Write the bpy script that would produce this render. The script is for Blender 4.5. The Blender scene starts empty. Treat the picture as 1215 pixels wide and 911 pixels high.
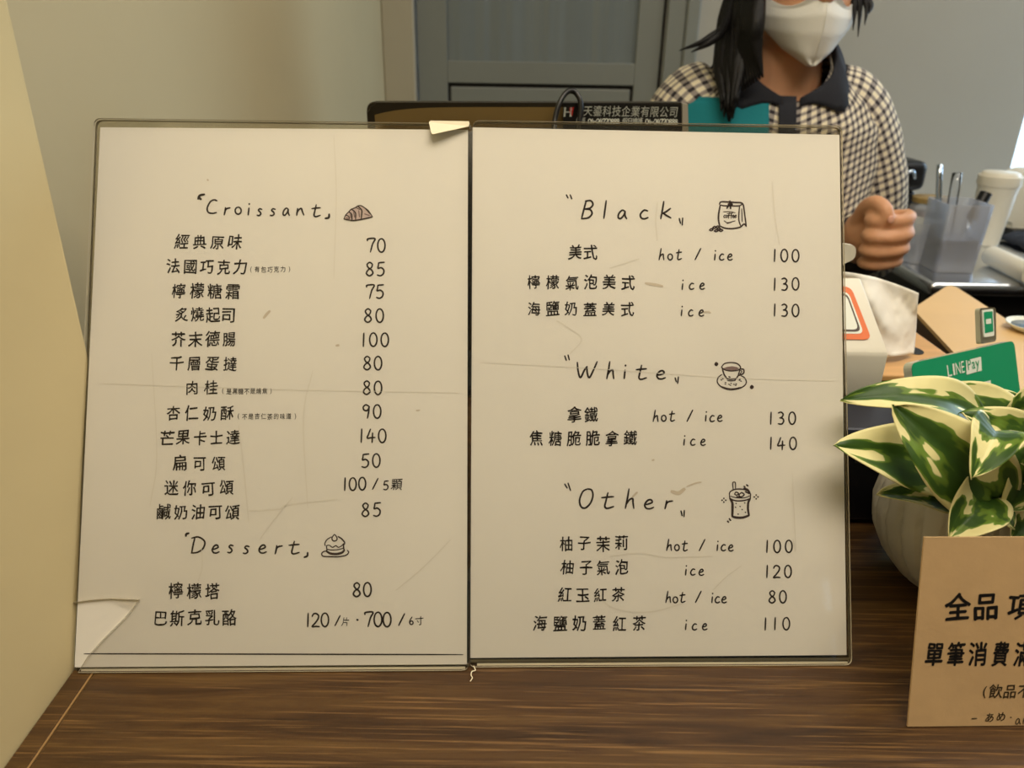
import bpy, bmesh, math, random
from mathutils import Vector, Matrix, noise
random.seed(7)
SC = bpy.context.scene
COL = SC.collection
R = math.radians

# ---------------------------------------------------------------- camera
FPX, CX, CY = 900.0, 607.5, 455.5
CAM_H, PITCH, ROLL = 0.31671, 0.41736, 0.017138
camF = Vector((0, math.cos(PITCH), -math.sin(PITCH)))
_U0 = Vector((0, math.sin(PITCH), math.cos(PITCH)))
_X0 = Vector((1, 0, 0))
camX = _X0 * math.cos(ROLL) + _U0 * math.sin(ROLL)
camU = _U0 * math.cos(ROLL) - _X0 * math.sin(ROLL)
camC = Vector((0, 0, CAM_H))
cd = bpy.data.cameras.new('camera')
cam = bpy.data.objects.new('camera', cd)
COL.objects.link(cam)
cam.matrix_world = Matrix(((camX.x, camU.x, -camF.x, camC.x), (camX.y, camU.y, -camF.y, camC.y),
                           (camX.z, camU.z, -camF.z, camC.z), (0, 0, 0, 1)))
cd.sensor_fit = 'HORIZONTAL'
cd.sensor_width = 36.0
cd.lens = 36.0 * FPX / 1215.0
cd.clip_start = 0.01
cd.dof.use_dof = True
cd.dof.focus_distance = 0.45
cd.dof.aperture_fstop = 11.0
SC.camera = cam

# ---------------------------------------------------------------- view, world, lamps
SC.view_settings.view_transform = 'Standard'
SC.view_settings.look = 'None'
SC.view_settings.exposure = -0.06
SC.view_settings.gamma = 1.0
SC.view_settings.use_curve_mapping = False
w = bpy.data.worlds.new('world')
SC.world = w
w.use_nodes = True
w.node_tree.nodes['Background'].inputs[0].default_value = (0.72, 0.87, 1.0, 1)
w.node_tree.nodes['Background'].inputs[1].default_value = 3.0

def area(name, loc, target, sx, sy, power, col):
    l = bpy.data.lights.new(name, 'AREA')
    l.shape = 'RECTANGLE'; l.size = sx; l.size_y = sy
    l.energy = power; l.color = col
    o = bpy.data.objects.new(name, l); COL.objects.link(o)
    o.location = loc
    d = Vector(target) - Vector(loc)
    o.rotation_euler = d.to_track_quat('-Z', 'Y').to_euler()
    return o
area('ceiling_lamp_front', (0.35, 0.02, 1.38), (0.33, 0.10, 0.0), 1.1, 0.7, 19.0, (1.0, 0.89, 0.73))
area('ceiling_lamp_staff', (1.15, 0.95, 1.36), (0.6, 1.2, -0.2), 0.7, 0.35, 6.5, (1.0, 0.92, 0.80))
area('window_daylight', (1.9, 1.70, 0.55), (0.6, 1.0, 0.0), 0.5, 0.8, 11.0, (0.62, 0.82, 1.0))

# ---------------------------------------------------------------- helpers
def ray(u, v):
    return camF + camX * ((u - CX) / FPX) - camU * ((v - CY) / FPX)
def at_y(u, v, y):
    d = ray(u, v); return camC + d * (y / d.y)
def at_z(u, v, z):
    d = ray(u, v); return camC + d * ((z - CAM_H) / d.z)
def at_x(u, v, x):
    d = ray(u, v); return camC + d * (x / d.x)
def on_plane(u, v, o, n):
    d = ray(u, v); return camC + d * ((o - camC).dot(n) / d.dot(n))
def s2l(c):
    c = c / 255.0
    return c / 12.92 if c <= 0.04045 else ((c + 0.055) / 1.055) ** 2.4
def rgb(r, g, b):
    return (s2l(r), s2l(g), s2l(b), 1.0)

def new_mat(name):
    m = bpy.data.materials.new(name); m.use_nodes = True
    return m, m.node_tree, m.node_tree.nodes, m.node_tree.links
def mat(name, col, rough=0.5, metal=0.0, bump=0.0, bscale=80.0, vary=0.0, vscale=6.0, spec=0.5, coat=0.0, trans=0.0, stretch=None, sss=0.0):
    m, nt, N, L = new_mat(name)
    b = N['Principled BSDF']
    b.inputs['Base Color'].default_value = col
    b.inputs['Roughness'].default_value = rough
    b.inputs['Metallic'].default_value = metal
    b.inputs['Specular IOR Level'].default_value = spec
    b.inputs['Coat Weight'].default_value = coat
    b.inputs['Transmission Weight'].default_value = trans
    if sss:
        b.inputs['Subsurface Weight'].default_value = sss
        b.inputs['Subsurface Radius'].default_value = (0.012, 0.005, 0.003)
        b.inputs['Subsurface Scale'].default_value = 1.0
    tc = N.new('ShaderNodeTexCoord')
    src = tc.outputs['Object']
    if stretch:
        mp = N.new('ShaderNodeMapping'); mp.inputs['Scale'].default_value = stretch
        L.new(src, mp.inputs[0]); src = mp.outputs[0]
    if vary:
        n = N.new('ShaderNodeTexNoise'); n.inputs['Scale'].default_value = vscale; n.inputs['Detail'].default_value = 5
        L.new(src, n.inputs['Vector'])
        r = N.new('ShaderNodeValToRGB')
        r.color_ramp.elements[0].position = 0.3; r.color_ramp.elements[1].position = 0.7
        r.color_ramp.elements[0].color = tuple(c * (1 - vary) for c in col[:3]) + (1,)
        r.color_ramp.elements[1].color = tuple(min(1, c * (1 + vary)) for c in col[:3]) + (1,)
        L.new(n.outputs['Fac'], r.inputs['Fac']); L.new(r.outputs['Color'], b.inputs['Base Color'])
    if bump:
        n2 = N.new('ShaderNodeTexNoise'); n2.inputs['Scale'].default_value = bscale; n2.inputs['Detail'].default_value = 4
        L.new(src, n2.inputs['Vector'])
        bp = N.new('ShaderNodeBump'); bp.inputs['Strength'].default_value = bump; bp.inputs['Distance'].default_value = 0.002
        L.new(n2.outputs['Fac'], bp.inputs['Height']); L.new(bp.outputs['Normal'], b.inputs['Normal'])
    return m
def clear_mat(name, tint, gloss=0.05, rough=0.03, ior=1.4, gcol=(1, 1, 1, 1), haze=0.0, hcol=(1, 1, 1, 1)):
    m, nt, N, L = new_mat(name)
    N.remove(N['Principled BSDF'])
    t = N.new('ShaderNodeBsdfTransparent'); t.inputs[0].default_value = tint
    g = N.new('ShaderNodeBsdfGlossy'); g.inputs['Color'].default_value = gcol; g.inputs['Roughness'].default_value = rough
    lw = N.new('ShaderNodeFresnel'); lw.inputs['IOR'].default_value = ior
    ad = N.new('ShaderNodeMath'); ad.operation = 'MULTIPLY_ADD'; ad.use_clamp = True
    ad.inputs[1].default_value = 1.0; ad.inputs[2].default_value = gloss - 0.023
    L.new(lw.outputs[0], ad.inputs[0])
    mx = N.new('ShaderNodeMixShader')
    L.new(ad.outputs[0], mx.inputs[0]); L.new(t.outputs[0], mx.inputs[1]); L.new(g.outputs[0], mx.inputs[2])
    out = mx.outputs[0]
    if haze:
        d = N.new('ShaderNodeBsdfDiffuse'); d.inputs[0].default_value = hcol
        m2 = N.new('ShaderNodeMixShader'); m2.inputs[0].default_value = haze
        L.new(out, m2.inputs[1]); L.new(d.outputs[0], m2.inputs[2]); out = m2.outputs[0]
    L.new(out, N['Material Output'].inputs[0])
    return m

OFF = {}
def root(name, loc, label, cat, group=None):
    o = bpy.data.objects.new(name, None); COL.objects.link(o)
    o.empty_display_size = 0.02
    o.location = loc; o['label'] = label; o['category'] = cat
    if group: o['group'] = group
    OFF[o] = Vector(loc)
    return o
def link_mesh(name, me, parent=None, base=None):
    """Link a mesh written in world coordinates; its origin goes to the parent's origin (or base)."""
    o = bpy.data.objects.new(name, me); COL.objects.link(o)
    off = OFF.get(parent, Vector((0, 0, 0))) if parent else Vector(base or (0, 0, 0))
    me.transform(Matrix.Translation(-off))
    if parent: o.parent = parent
    else: o.location = off
    OFF[o] = off
    return o
def build(name, bm, mats, parent=None, base=None, smooth=False, label=None, angle=None):
    bmesh.ops.recalc_face_normals(bm, faces=bm.faces)
    me = bpy.data.meshes.new(name)
    bm.to_mesh(me); bm.free()
    if not isinstance(mats, (list, tuple)): mats = [mats]
    for m in mats: me.materials.append(m)
    if smooth:
        me.shade_smooth()
        if angle:
            me.set_sharp_from_angle(angle=R(angle))
    o = link_mesh(name, me, parent, base)
    if label: o['label'] = label
    return o
def tag(o, label, cat, group=None):
    o['label'] = label; o['category'] = cat
    if group: o['group'] = group
    return o
def structure(o):
    o['kind'] = 'structure'; return o

def add_box(bm, lo, hi, bevel=0.0, seg=2, mi=0, M=None):
    r = bmesh.ops.create_cube(bm, size=1.0)
    vs = r['verts']
    for v in vs:
        v.co = Vector([lo[i] + (v.co[i] + 0.5) * (hi[i] - lo[i]) for i in range(3)])
    fs = {f for v in vs for f in v.link_faces}
    for f in fs: f.material_index = mi
    if bevel:
        es = list({e for v in vs for e in v.link_edges})
        rr = bmesh.ops.bevel(bm, geom=es, offset=bevel, segments=seg, profile=0.5, affect='EDGES')
        vs = list({v for f in rr['faces'] for v in f.verts} | {v for v in vs if v.is_valid})
        for f in rr['faces']: f.material_index = mi
    if M is not None:
        for v in vs: v.co = M @ v.co
    return vs
def add_prism(bm, pts, d, mi=0, mis=None):
    """polygon (world points) extruded by vector d; the side faces use mis."""
    a = [bm.verts.new(p) for p in pts]
    b = [bm.verts.new(Vector(p) + d) for p in pts]
    f1 = bm.faces.new(a); f2 = bm.faces.new(list(reversed(b)))
    f1.material_index = mi; f2.material_index = mi
    n = len(pts)
    for i in range(n):
        f = bm.faces.new((a[i], b[i], b[(i + 1) % n], a[(i + 1) % n]))
        f.material_index = mi if mis is None else mis
def add_lathe(bm, prof, c, seg=48, mi=0, ribs=None):
    """prof: (r, z) list; c base centre. ribs(angle, z_fraction) -> radius factor."""
    rings = []
    n = len(prof)
    for k, (r, z) in enumerate(prof):
        ring = []
        for i in range(seg):
            a = 2 * math.pi * i / seg
            f = ribs(a, k / (n - 1)) if ribs else 1.0
            ring.append(bm.verts.new((c[0] + r * f * math.cos(a), c[1] + r * f * math.sin(a), c[2] + z)))
        rings.append(ring)
    for k in range(n - 1):
        for i in range(seg):
            j = (i + 1) % seg
            f = bm.faces.new((rings[k][i], rings[k][j], rings[k + 1][j], rings[k + 1][i])); f.material_index = mi
    for ring, rv in ((rings[0], True), (rings[-1], False)):
        f = bm.faces.new(list(reversed(ring)) if rv else ring); f.material_index = mi
def smooth_path(pts, k=6):
    pts = [Vector(p) for p in pts]
    if len(pts) < 3: return pts
    out = []
    for i in range(len(pts) - 1):
        p0 = pts[i - 1] if i > 0 else pts[i] * 2 - pts[i + 1]
        p1, p2 = pts[i], pts[i + 1]
        p3 = pts[i + 2] if i + 2 < len(pts) else pts[i + 1] * 2 - pts[i]
        for s in range(k):
            t = s / k
            out.append(0.5 * ((2 * p1) + (p2 - p0) * t + (2 * p0 - 5 * p1 + 4 * p2 - p3) * t * t + (3 * p1 - p0 - 3 * p2 + p3) * t ** 3))
    out.append(pts[-1])
    return out
def lerp_list(vals, t):
    x = t * (len(vals) - 1); i = min(int(x), len(vals) - 2); f = x - i
    f = f * f * (3 - 2 * f) if False else f
    return vals[i] * (1 - f) + vals[i + 1] * f
def add_tube(bm, pts, rad, seg=12, mi=0, flat=None, k=6, uv=None, uvs=0.0):
    """pts control points, rad list or float, flat=(axis, factor) squashes the section along an axis."""
    P = smooth_path(pts, k)
    n = len(P)
    rings = []
    up = None
    ln = 0.0
    lens = []
    for i in range(n):
        if i: ln += (P[i] - P[i - 1]).length
        lens.append(ln)
        d = (P[min(i + 1, n - 1)] - P[max(i - 1, 0)]).normalized()
        if up is None:
            up = d.orthogonal().normalized()
        up = (up - d * up.dot(d)).normalized()
        sd = d.cross(up)
        r = lerp_list(rad, i / (n - 1)) if isinstance(rad, (list, tuple)) else rad
        ring = []
        for j in range(seg):
            a = 2 * math.pi * j / seg
            o = up * math.cos(a) * r + sd * math.sin(a) * r
            if flat:
                ax = Vector(flat[0]).normalized(); o -= ax * (o.dot(ax) * (1 - flat[1]))
            ring.append(bm.verts.new(P[i] + o))
        rings.append(ring)
    for i in range(n - 1):
        for j in range(seg):
            q = (j + 1) % seg
            f = bm.faces.new((rings[i][j], rings[i][q], rings[i + 1][q], rings[i + 1][j])); f.material_index = mi
            if uv is not None:
                rr = rad[0] if isinstance(rad, (list, tuple)) else rad
                cc = 2 * math.pi * rr / seg
                for lp, (uu, vv) in zip(f.loops, ((j * cc, lens[i]), ((j + 1) * cc, lens[i]), ((j + 1) * cc, lens[i + 1]), (j * cc, lens[i + 1]))):
                    lp[uv].uv = (uu + uvs, vv)
    for ring, rv in ((rings[0], True), (rings[-1], False)):
        f = bm.faces.new(list(reversed(ring)) if rv else ring); f.material_index = mi
def add_ball(bm, c, rx, ry=None, rz=None, seg=16, mi=0):
    ry = ry or rx; rz = rz or rx
    r = bmesh.ops.create_uvsphere(bm, u_segments=seg, v_segments=max(8, seg // 2), radius=1.0)
    for v in r['verts']:
        v.co = Vector((c[0] + v.co.x * rx, c[1] + v.co.y * ry, c[2] + v.co.z * rz))
    for f in {f for v in r['verts'] for f in v.link_faces}: f.material_index = mi
def add_grid(bm, fn, nu, nv, mi=0, uv=None, uvfn=None):
    V = [[bm.verts.new(fn(i / nu, j / nv)) for j in range(nv + 1)] for i in range(nu + 1)]
    for i in range(nu):
        for j in range(nv):
            f = bm.faces.new((V[i][j], V[i + 1][j], V[i + 1][j + 1], V[i][j + 1])); f.material_index = mi
            if uv is not None:
                for lp, (a, b) in zip(f.loops, ((i, j), (i + 1, j), (i + 1, j + 1), (i, j + 1))):
                    lp[uv].uv = uvfn(a / nu, b / nv)
    return V
def rounded(pts2, r, seg=5):
    """round the corners of a 2D polygon."""
    out = []
    n = len(pts2)
    for i in range(n):
        p, a, b = Vector(pts2[i]), Vector(pts2[i - 1]), Vector(pts2[(i + 1) % n])
        rr = r[i] if isinstance(r, (list, tuple)) else r
        if rr <= 0: out.append(p); continue
        p1 = p + (a - p).normalized() * rr; p2 = p + (b - p).normalized() * rr
        for s in range(seg + 1):
            t = s / seg
            out.append(p1 * (1 - t) ** 2 + p * 2 * t * (1 - t) + p2 * t * t)
    return out

# ---- hand lettering: a stroke alphabet and the CJK glyphs of the built-in font
def arc(cx, cy, rx, ry, a0, a1, n=10):
    return [(cx + rx * math.cos(R(a0 + (a1 - a0) * i / n)), cy + ry * math.sin(R(a0 + (a1 - a0) * i / n))) for i in range(n + 1)]
# each glyph: (width, strokes); y up, capital height 1, x-height 0.55
STROKE = {
 '0': (.56, [arc(.28, .5, .27, .5, 100, 460, 16)]),
 '1': (.3, [[(.17, 1), (.13, 0)]]),
 '2': (.56, [[(.03, .78), (.12, .96), (.32, 1), (.5, .85), (.46, .6), (.25, .3), (.02, .02), (.3, .05), (.56, .03)]]),
 '3': (.52, [[(.06, .93), (.28, 1), (.46, .83), (.36, .6), (.18, .53)], [(.18, .53), (.42, .48), (.5, .26), (.34, .03), (.05, .05)]]),
 '4': (.6, [[(.26, 1), (.12, .62), (.02, .34), (.3, .36), (.6, .38)], [(.42, .72), (.38, 0)]]),
 '5': (.54, [[(.12, .96), (.1, .75), (.07, .55), (.3, .6), (.5, .42), (.46, .14), (.25, .0), (.02, .06)], [(.12, .96), (.54, 1)]]),
 '6': (.54, [[(.38, 1), (.16, .66), (.05, .3), (.18, .04), (.4, .04), (.52, .25), (.4, .46), (.2, .44), (.06, .26)]]),
 '7': (.56, [[(.0, .84), (.03, .98), (.56, 1), (.38, .6), (.22, 0)]]),
 '8': (.56, [[(.5, .86), (.3, 1), (.1, .84), (.2, .6), (.44, .42), (.52, .18), (.28, 0), (.05, .16), (.14, .4), (.42, .62), (.5, .86)]]),
 '9': (.5, [[(.46, .88), (.22, 1), (.03, .82), (.1, .6), (.32, .58), (.47, .8), (.46, .88)], [(.47, .8), (.42, .4), (.34, 0)]]),
 '/': (.5, [[(.5, 1), (.0, 0)]]),
 '-': (.5, [[(.0, .45), (.5, .48)]]),
 'C': (.7, [[(.7, .93), (.5, 1), (.25, .85), (.05, .4), (.12, .08), (.4, .0), (.66, .06)]]),
 'D': (.75, [[(.2, .97), (.1, .5), (.02, 0)], [(.02, .93), (.4, 1), (.74, .72), (.66, .3), (.35, .05), (.0, .0)]]),
 'B': (.62, [[(.25, 1), (.12, .5), (.0, 0)], [(.2, .97), (.48, 1), (.6, .8), (.46, .6), (.16, .53)], [(.16, .53), (.46, .5), (.55, .28), (.36, .06), (.0, .0)]]),
 'W': (1.15, [[(.0, .95), (.05, .4), (.18, .0), (.4, .45), (.56, .7)], [(.56, .7), (.58, .3), (.7, .0), (.95, .5), (1.15, 1)]]),
 'O': (.78, [[(.45, 1), (.2, .85), (.03, .4), (.12, .06), (.35, .0), (.62, .25), (.76, .65), (.68, .95), (.45, 1)]]),
 'a': (.42, [[(.36, .45), (.22, .52), (.05, .3), (.03, .06), (.15, .02), (.3, .22), (.37, .45)], [(.37, .45), (.36, .2), (.44, .0)]]),
 'c': (.42, [[(.4, .48), (.22, .52), (.04, .28), (.08, .05), (.25, .0), (.42, .08)]]),
 'e': (.42, [[(.04, .24), (.2, .28), (.36, .38), (.3, .52), (.15, .48), (.02, .24), (.08, .04), (.25, .0), (.42, .08)]]),
 'h': (.46, [[(.18, 1), (.1, .5), (.0, 0)], [(.04, .2), (.2, .44), (.36, .5), (.38, .3), (.42, .0)]]),
 'i': (.12, [[(.08, .52), (.03, 0)], [(.1, .78), (.11, .84)]]),
 'k': (.5, [[(.15, 1), (.08, .5), (.0, 0)], [(.48, .6), (.28, .42), (.08, .3)], [(.12, .33), (.3, .18), (.5, .05)]]),
 'l': (.15, [[(.14, 1), (.08, .5), (.02, 0)]]),
 'n': (.46, [[(.06, .5), (.03, .25), (.0, 0)], [(.02, .2), (.15, .42), (.3, .5), (.36, .3), (.46, .02)]]),
 'o': (.42, [arc(.2, .26, .2, .26, 100, 460, 12)]),
 'r': (.36, [[(.08, .52), (.05, .25), (.0, 0)], [(.03, .25), (.15, .44), (.36, .5)]]),
 's': (.36, [[(.34, .48), (.18, .52), (.1, .4), (.22, .28), (.26, .14), (.14, .02), (.0, .05)]]),
 't': (.46, [[(.24, .88), (.16, .4), (.12, .1), (.22, .0), (.46, .1)], [(.0, .6), (.25, .64), (.46, .66)]]),
 'p': (.4, [[(.06, .5), (.02, -.35)], [(.05, .4), (.25, .52), (.38, .3), (.2, .05), (.04, .1)]]),
 'q': (.4, [[(.36, .45), (.2, .52), (.04, .25), (.16, .0), (.34, .3)], [(.38, .5), (.34, -.35)]]),
 'y': (.4, [[(.02, .5), (.15, .15), (.22, .1)], [(.4, .52), (.2, .0), (.05, -.35)]]),
 'f': (.4, [[(.4, .95), (.22, .9), (.16, .4), (.12, -.2)], [(.0, .45), (.36, .5)]]),
 '.': (.1, [[(.03, .0), (.07, .04)]]),
}
_glyph = {}
def glyph(ch, fat=0.0):
    fat = 0.0
    if (ch, fat) not in _glyph:
        c = bpy.data.curves.new('glyph', 'FONT'); c.body = ch; c.size = 1.0; c.resolution_u = 3
        o = bpy.data.objects.new('glyph', c); COL.objects.link(o)
        dg = bpy.context.evaluated_depsgraph_get(); dg.update()
        me = bpy.data.meshes.new_from_object(o.evaluated_get(dg))
        vs = [v.co.xy.copy() for v in me.vertices]; fs = [tuple(p.vertices) for p in me.polygons]
        bpy.data.objects.remove(o); bpy.data.curves.remove(c); bpy.data.meshes.remove(me)
        x0 = min(v.x for v in vs); x1 = max(v.x for v in vs)
        y0 = min(v.y for v in vs); y1 = max(v.y for v in vs)
        _glyph[(ch, fat)] = (vs, fs, (x0, x1, y0, y1))
    return _glyph[(ch, fat)]
class Ink:
    """Collects flat ink on a plane given by origin o, axes a (right), b (up), normal n (towards the reader)."""
    def __init__(self, o, a, b, n, lift=0.00015):
        self.o, self.a, self.b, self.n = o + n * lift, a, b, n
        self.bm = bmesh.new()
    def loc(self, u, v):
        p = on_plane(u, v, self.o, self.n) - self.o
        return Vector((p.dot(self.a), p.dot(self.b)))
    def w(self, q):
        return self.o + self.a * q[0] + self.b * q[1]
    def px(self, u, v):
        return (self.loc(u + 5, v) - self.loc(u - 5, v)).length / 10
    def ribbon(self, pts, wd, k=5, mi=0, taper=True):
        """pts are local plane coordinates."""
        if len(pts) == 2: pts = [Vector(pts[0]).lerp(Vector(pts[1]), q) for q in (0, .33, .67, 1)]
        P = smooth_path([Vector((p[0], p[1], 0)) for p in pts], k)
        n = len(P); prev = None
        cap = 0.5 * wd
        for i in range(n):
            d = P[min(i + 1, n - 1)] - P[max(i - 1, 0)]
            if d.length < 1e-9: continue
            d.normalize(); s = Vector((-d.y, d.x, 0))
            h = wd * .56 * ((0.85 + .15 * math.sin(i / max(1, n - 1) * math.pi)) if taper else 1)
            q = P[i] + (d * (-cap * .6) if i == 0 else d * (cap * .6) if i == n - 1 else Vector((0, 0, 0)))
            if i in (0, n - 1): h *= .7
            l, r_ = self.bm.verts.new(self.w(q + s * h)), self.bm.verts.new(self.w(q - s * h))
            if prev:
                try:
                    f = self.bm.faces.new((prev[0], prev[1], r_, l)); f.material_index = mi
                except ValueError: pass
            prev = (l, r_)
    def stroke(self, pts, wpx, k=5, mi=0):
        """pts in photo pixels (each landing on the plane)."""
        q = [self.loc(*p) for p in pts]
        self.ribbon(q, wpx * self.px(*pts[0]), k, mi)
    def fill(self, pts, mi=0):
        vs = [self.bm.verts.new(self.w(self.loc(*p))) for p in pts]
        f = self.bm.faces.new(vs); f.material_index = mi
        bmesh.ops.triangulate(self.bm, faces=[f])
    def latin(self, ch, u0, u1, vt, vb, wpx=1.9, mi=0):
        """one letter: the box left/right and the capital-height line vt to baseline vb."""
        wd, st = STROKE[ch]
        for s in st:
            self.stroke([(u0 + (x / wd) * (u1 - u0), vb + (vt - vb) * y) for x, y in s], wpx, 4, mi)
    def word(self, txt, u0, u1, vc, h, wpx=1.7, slope=0.0, mi=0):
        """txt spread between u0 and u1, capital height h centred on vc."""
        ws = [STROKE[c][0] * h if c != ' ' else .55 * h for c in txt]
        gap = ((u1 - u0) - sum(ws)) / max(1, len(txt) - 1)
        x = u0
        for c, wv in zip(txt, ws):
            if c != ' ':
                dv = slope * (x - u0) + random.uniform(-.3, .3)
                self.latin(c, x, x + wv, vc - h / 2 + dv, vc + h / 2 + dv, wpx, mi)
            x += wv + gap
    def han(self, txt, u0, u1, vc, h, slope=0.0, jit=1.0, mi=0, fat=.012, squash=.9):
        if h < 15 and fat == .012: fat = .005
        """CJK characters with their own tilt and size, outer edges at u0 and u1."""
        n = len(txt)
        step = (u1 - u0 - h) / (n - 1) if n > 1 else 0
        for i, c in enumerate(txt):
            uc = u0 + h / 2 + i * step + random.uniform(-.5, .5) * jit
            v = vc + slope * (uc - u0) + random.uniform(-.8, .8) * jit
            vs, fs, bb = glyph(c, fat)
            sc = h * self.px(uc, v) * (1 + random.uniform(-.05, .05) * jit) * 1.06
            cx, cy = .5, .38
            if c in '()': cx, cy = (bb[0] + bb[1]) / 2, (bb[2] + bb[3]) / 2
            a = R(random.uniform(-2.5, 3.5) * jit); ca, sa = math.cos(a), math.sin(a)
            sh = random.uniform(-.02, .09) * jit
            q0 = self.loc(uc, v)
            new = []
            so = random.uniform(0, 50)
            rec = []
            for p in vs:
                wx = noise.noise(Vector((p.x * 3.1, p.y * 3.1, so))) * .055 * jit
                wy = noise.noise(Vector((p.x * 3.1, p.y * 3.1, so + 9))) * .06 * jit
                x, y = (p.x - cx + wx) * sc * squash, (p.y - cy + wy) * sc
                x += y * sh; y += x * .03 * jit
                rec.append((q0.x + x * ca - y * sa, q0.y + x * sa + y * ca))
            for ox, oy in ((0, 0),) if fat < .001 else ((-fat, 0), (fat, 0), (0, -fat), (0, fat)):
                new = [self.bm.verts.new(self.w((x + ox * sc, y + oy * sc))) for x, y in rec]
                for f in fs:
                    try:
                        ff = self.bm.faces.new([new[k] for k in f]); ff.material_index = mi
                    except ValueError: pass
    def done(self, name, mats, parent, label=None):
        me = bpy.data.meshes.new(name)
        self.bm.to_mesh(me); self.bm.free()
        for m in (mats if isinstance(mats, (list, tuple)) else [mats]): me.materials.append(m)
        o = link_mesh(name, me, parent)
        if label: o['label'] = label
        return o

# ---------------------------------------------------------------- materials
M_wall = mat('cream_plaster', rgb(216, 199, 152), .75, bump=.25, bscale=30, vary=.04, vscale=4)
M_wall_in = mat('beige_plaster', rgb(204, 191, 154), .8, bump=.2, bscale=30, vary=.03, vscale=4)
M_wall_grey = mat('grey_paint', rgb(172, 171, 162), .7, bump=.1, bscale=40, vary=.03, vscale=3)
M_ceiling = mat('ceiling_paint', rgb(225, 222, 212), .9)
M_floor = mat('floor_tile', rgb(120, 110, 98), .5, vary=.1, vscale=3)
M_door = mat('blue_grey_paint', rgb(130, 134, 128), .45, vary=.05, vscale=3)
M_gap = mat('dark_gap', rgb(30, 28, 25), .8)
M_trim = mat('pale_trim_paint', rgb(178, 170, 148), .6, vary=.03)
M_pane = clear_mat('window_glass', (.95, .98, 1, 1), .06)
M_steel = mat('brushed_steel', rgb(222, 226, 232), .24, 1.0)
M_blackpanel = mat('black_panel', rgb(18, 17, 17), .4)
M_paper = mat('menu_paper', rgb(232, 228, 218), .75, bump=.25, bscale=14, vary=.018, vscale=9)
M_ink = mat('brown_black_ink', rgb(38, 28, 22), .8)
M_sepia = mat('sepia_ink', rgb(60, 46, 42), .8)
M_crease = mat('film_crease', rgb(225, 220, 208), .8)
M_stain = mat('faint_stain', rgb(205, 193, 174), .8)
M_mauve = mat('mauve_print', rgb(200, 180, 172), .8)
M_mauve_dark = mat('dark_mauve_print', rgb(132, 110, 106), .8)
M_acrylic = clear_mat('clear_acrylic', (.999, .996, .988, 1), .026, .04, 1.2)
M_acrylic_back = clear_mat('clear_acrylic_back', (.82, .80, .74, 1), .05, .05)
M_acrylic_edge = mat('acrylic_cut_edge', rgb(222, 212, 186), .25, coat=.4)
M_tape = mat('cream_tape', rgb(246, 236, 206), .5)
M_kraft = mat('kraft_card', rgb(196, 163, 118), .85, bump=.15, bscale=120, vary=.08, vscale=22)
M_kraft_ink = mat('black_marker', rgb(26, 22, 20), .7)
M_kraft_ink2 = mat('faded_marker', rgb(78, 66, 44), .7)
M_white_pot = mat('matt_white_ceramic', rgb(205, 200, 186), .5, bump=.05, bscale=60)
M_soil = mat('dark_soil', rgb(38, 28, 20), .95, bump=.8, bscale=150)
M_stem = mat('green_stem', rgb(116, 142, 62), .5)
M_blackbox = mat('black_plastic', rgb(16, 16, 20), .38)
M_lid_sheen = mat('black_plastic_navy_sheen', rgb(30, 32, 46), .3)  # navy sheen on the printer's black top, put into the lid colour
M_white_plastic = mat('white_plastic', rgb(232, 226, 208), .4)
M_grey_plastic = mat('grey_plastic', rgb(170, 164, 148), .45)
M_orange = mat('orange_print', rgb(232, 112, 44), .5)
M_tissue = mat('white_tissue', rgb(250, 246, 236), .9, bump=.1, bscale=200)
M_lightwood = mat('light_wood', rgb(206, 158, 98), .55, vary=.12, vscale=12, stretch=(1, 8, 8))
M_tanboard = mat('tan_board', rgb(222, 186, 132), .6, vary=.06, vscale=8)
M_boardedge = mat('dark_brown_edge', rgb(70, 52, 40), .5)
M_green = mat('green_print', rgb(14, 150, 102), .35)
M_whiteprint = mat('white_print', rgb(235, 238, 225), .5)
M_teal = mat('teal_cloth', rgb(0, 118, 128), .85, bump=.2, bscale=300)
M_navy = mat('navy_cloth', rgb(20, 22, 32), .85, bump=.2, bscale=300)
M_skin = mat('skin', rgb(214, 160, 122), .5, vary=.05, vscale=30, sss=.15)
M_hair = mat('black_hair', rgb(12, 10, 10), .5, bump=.5, bscale=25, stretch=(14, 14, 1), spec=.25)
M_mask = mat('white_mask_fabric', rgb(226, 226, 220), .85, bump=.15, bscale=350)
M_trouser = mat('dark_trouser', rgb(38, 38, 44), .85)
M_shoe = mat('black_shoe', rgb(20, 20, 20), .5)
M_nail = mat('finger_nail', rgb(232, 178, 156), .3)
M_eye = mat('eye_white', rgb(235, 230, 225), .2)
M_iris = mat('dark_iris', rgb(35, 24, 18), .2)
M_bronze = mat('bronze_plastic', rgb(118, 96, 54), .32, metal=.2)
M_cable = mat('black_rubber', rgb(18, 17, 16), .4)
M_sticker = mat('black_sticker', rgb(22, 21, 20), .4, vary=.3, vscale=40)
M_red = mat('red_print', rgb(200, 50, 40), .5)
M_clearcup = clear_mat('clear_plastic', (.93, .95, .98, 1), .09, .08, haze=.26, hcol=(.9, .91, .95, 1))
M_clearglass = clear_mat('clear_glass', (.97, .98, 1, 1), .08, .02)
M_liquid = clear_mat('pale_blue_water', (.74, .78, .88, 1), .06, .1, haze=.3, hcol=(.55, .60, .74, 1))
M_gold = mat('gold_lid', rgb(206, 172, 110), .35, .7)
M_jarbrown = mat('brown_contents', rgb(120, 62, 38), .6)
M_jarlabel = mat('cream_label', rgb(226, 212, 168), .6)
M_metal = mat('polished_metal', rgb(200, 212, 225), .15, 1.0)
M_navyclothdark = mat('dark_navy_cloth', rgb(26, 30, 42), .85, bump=.4, bscale=60)

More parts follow.
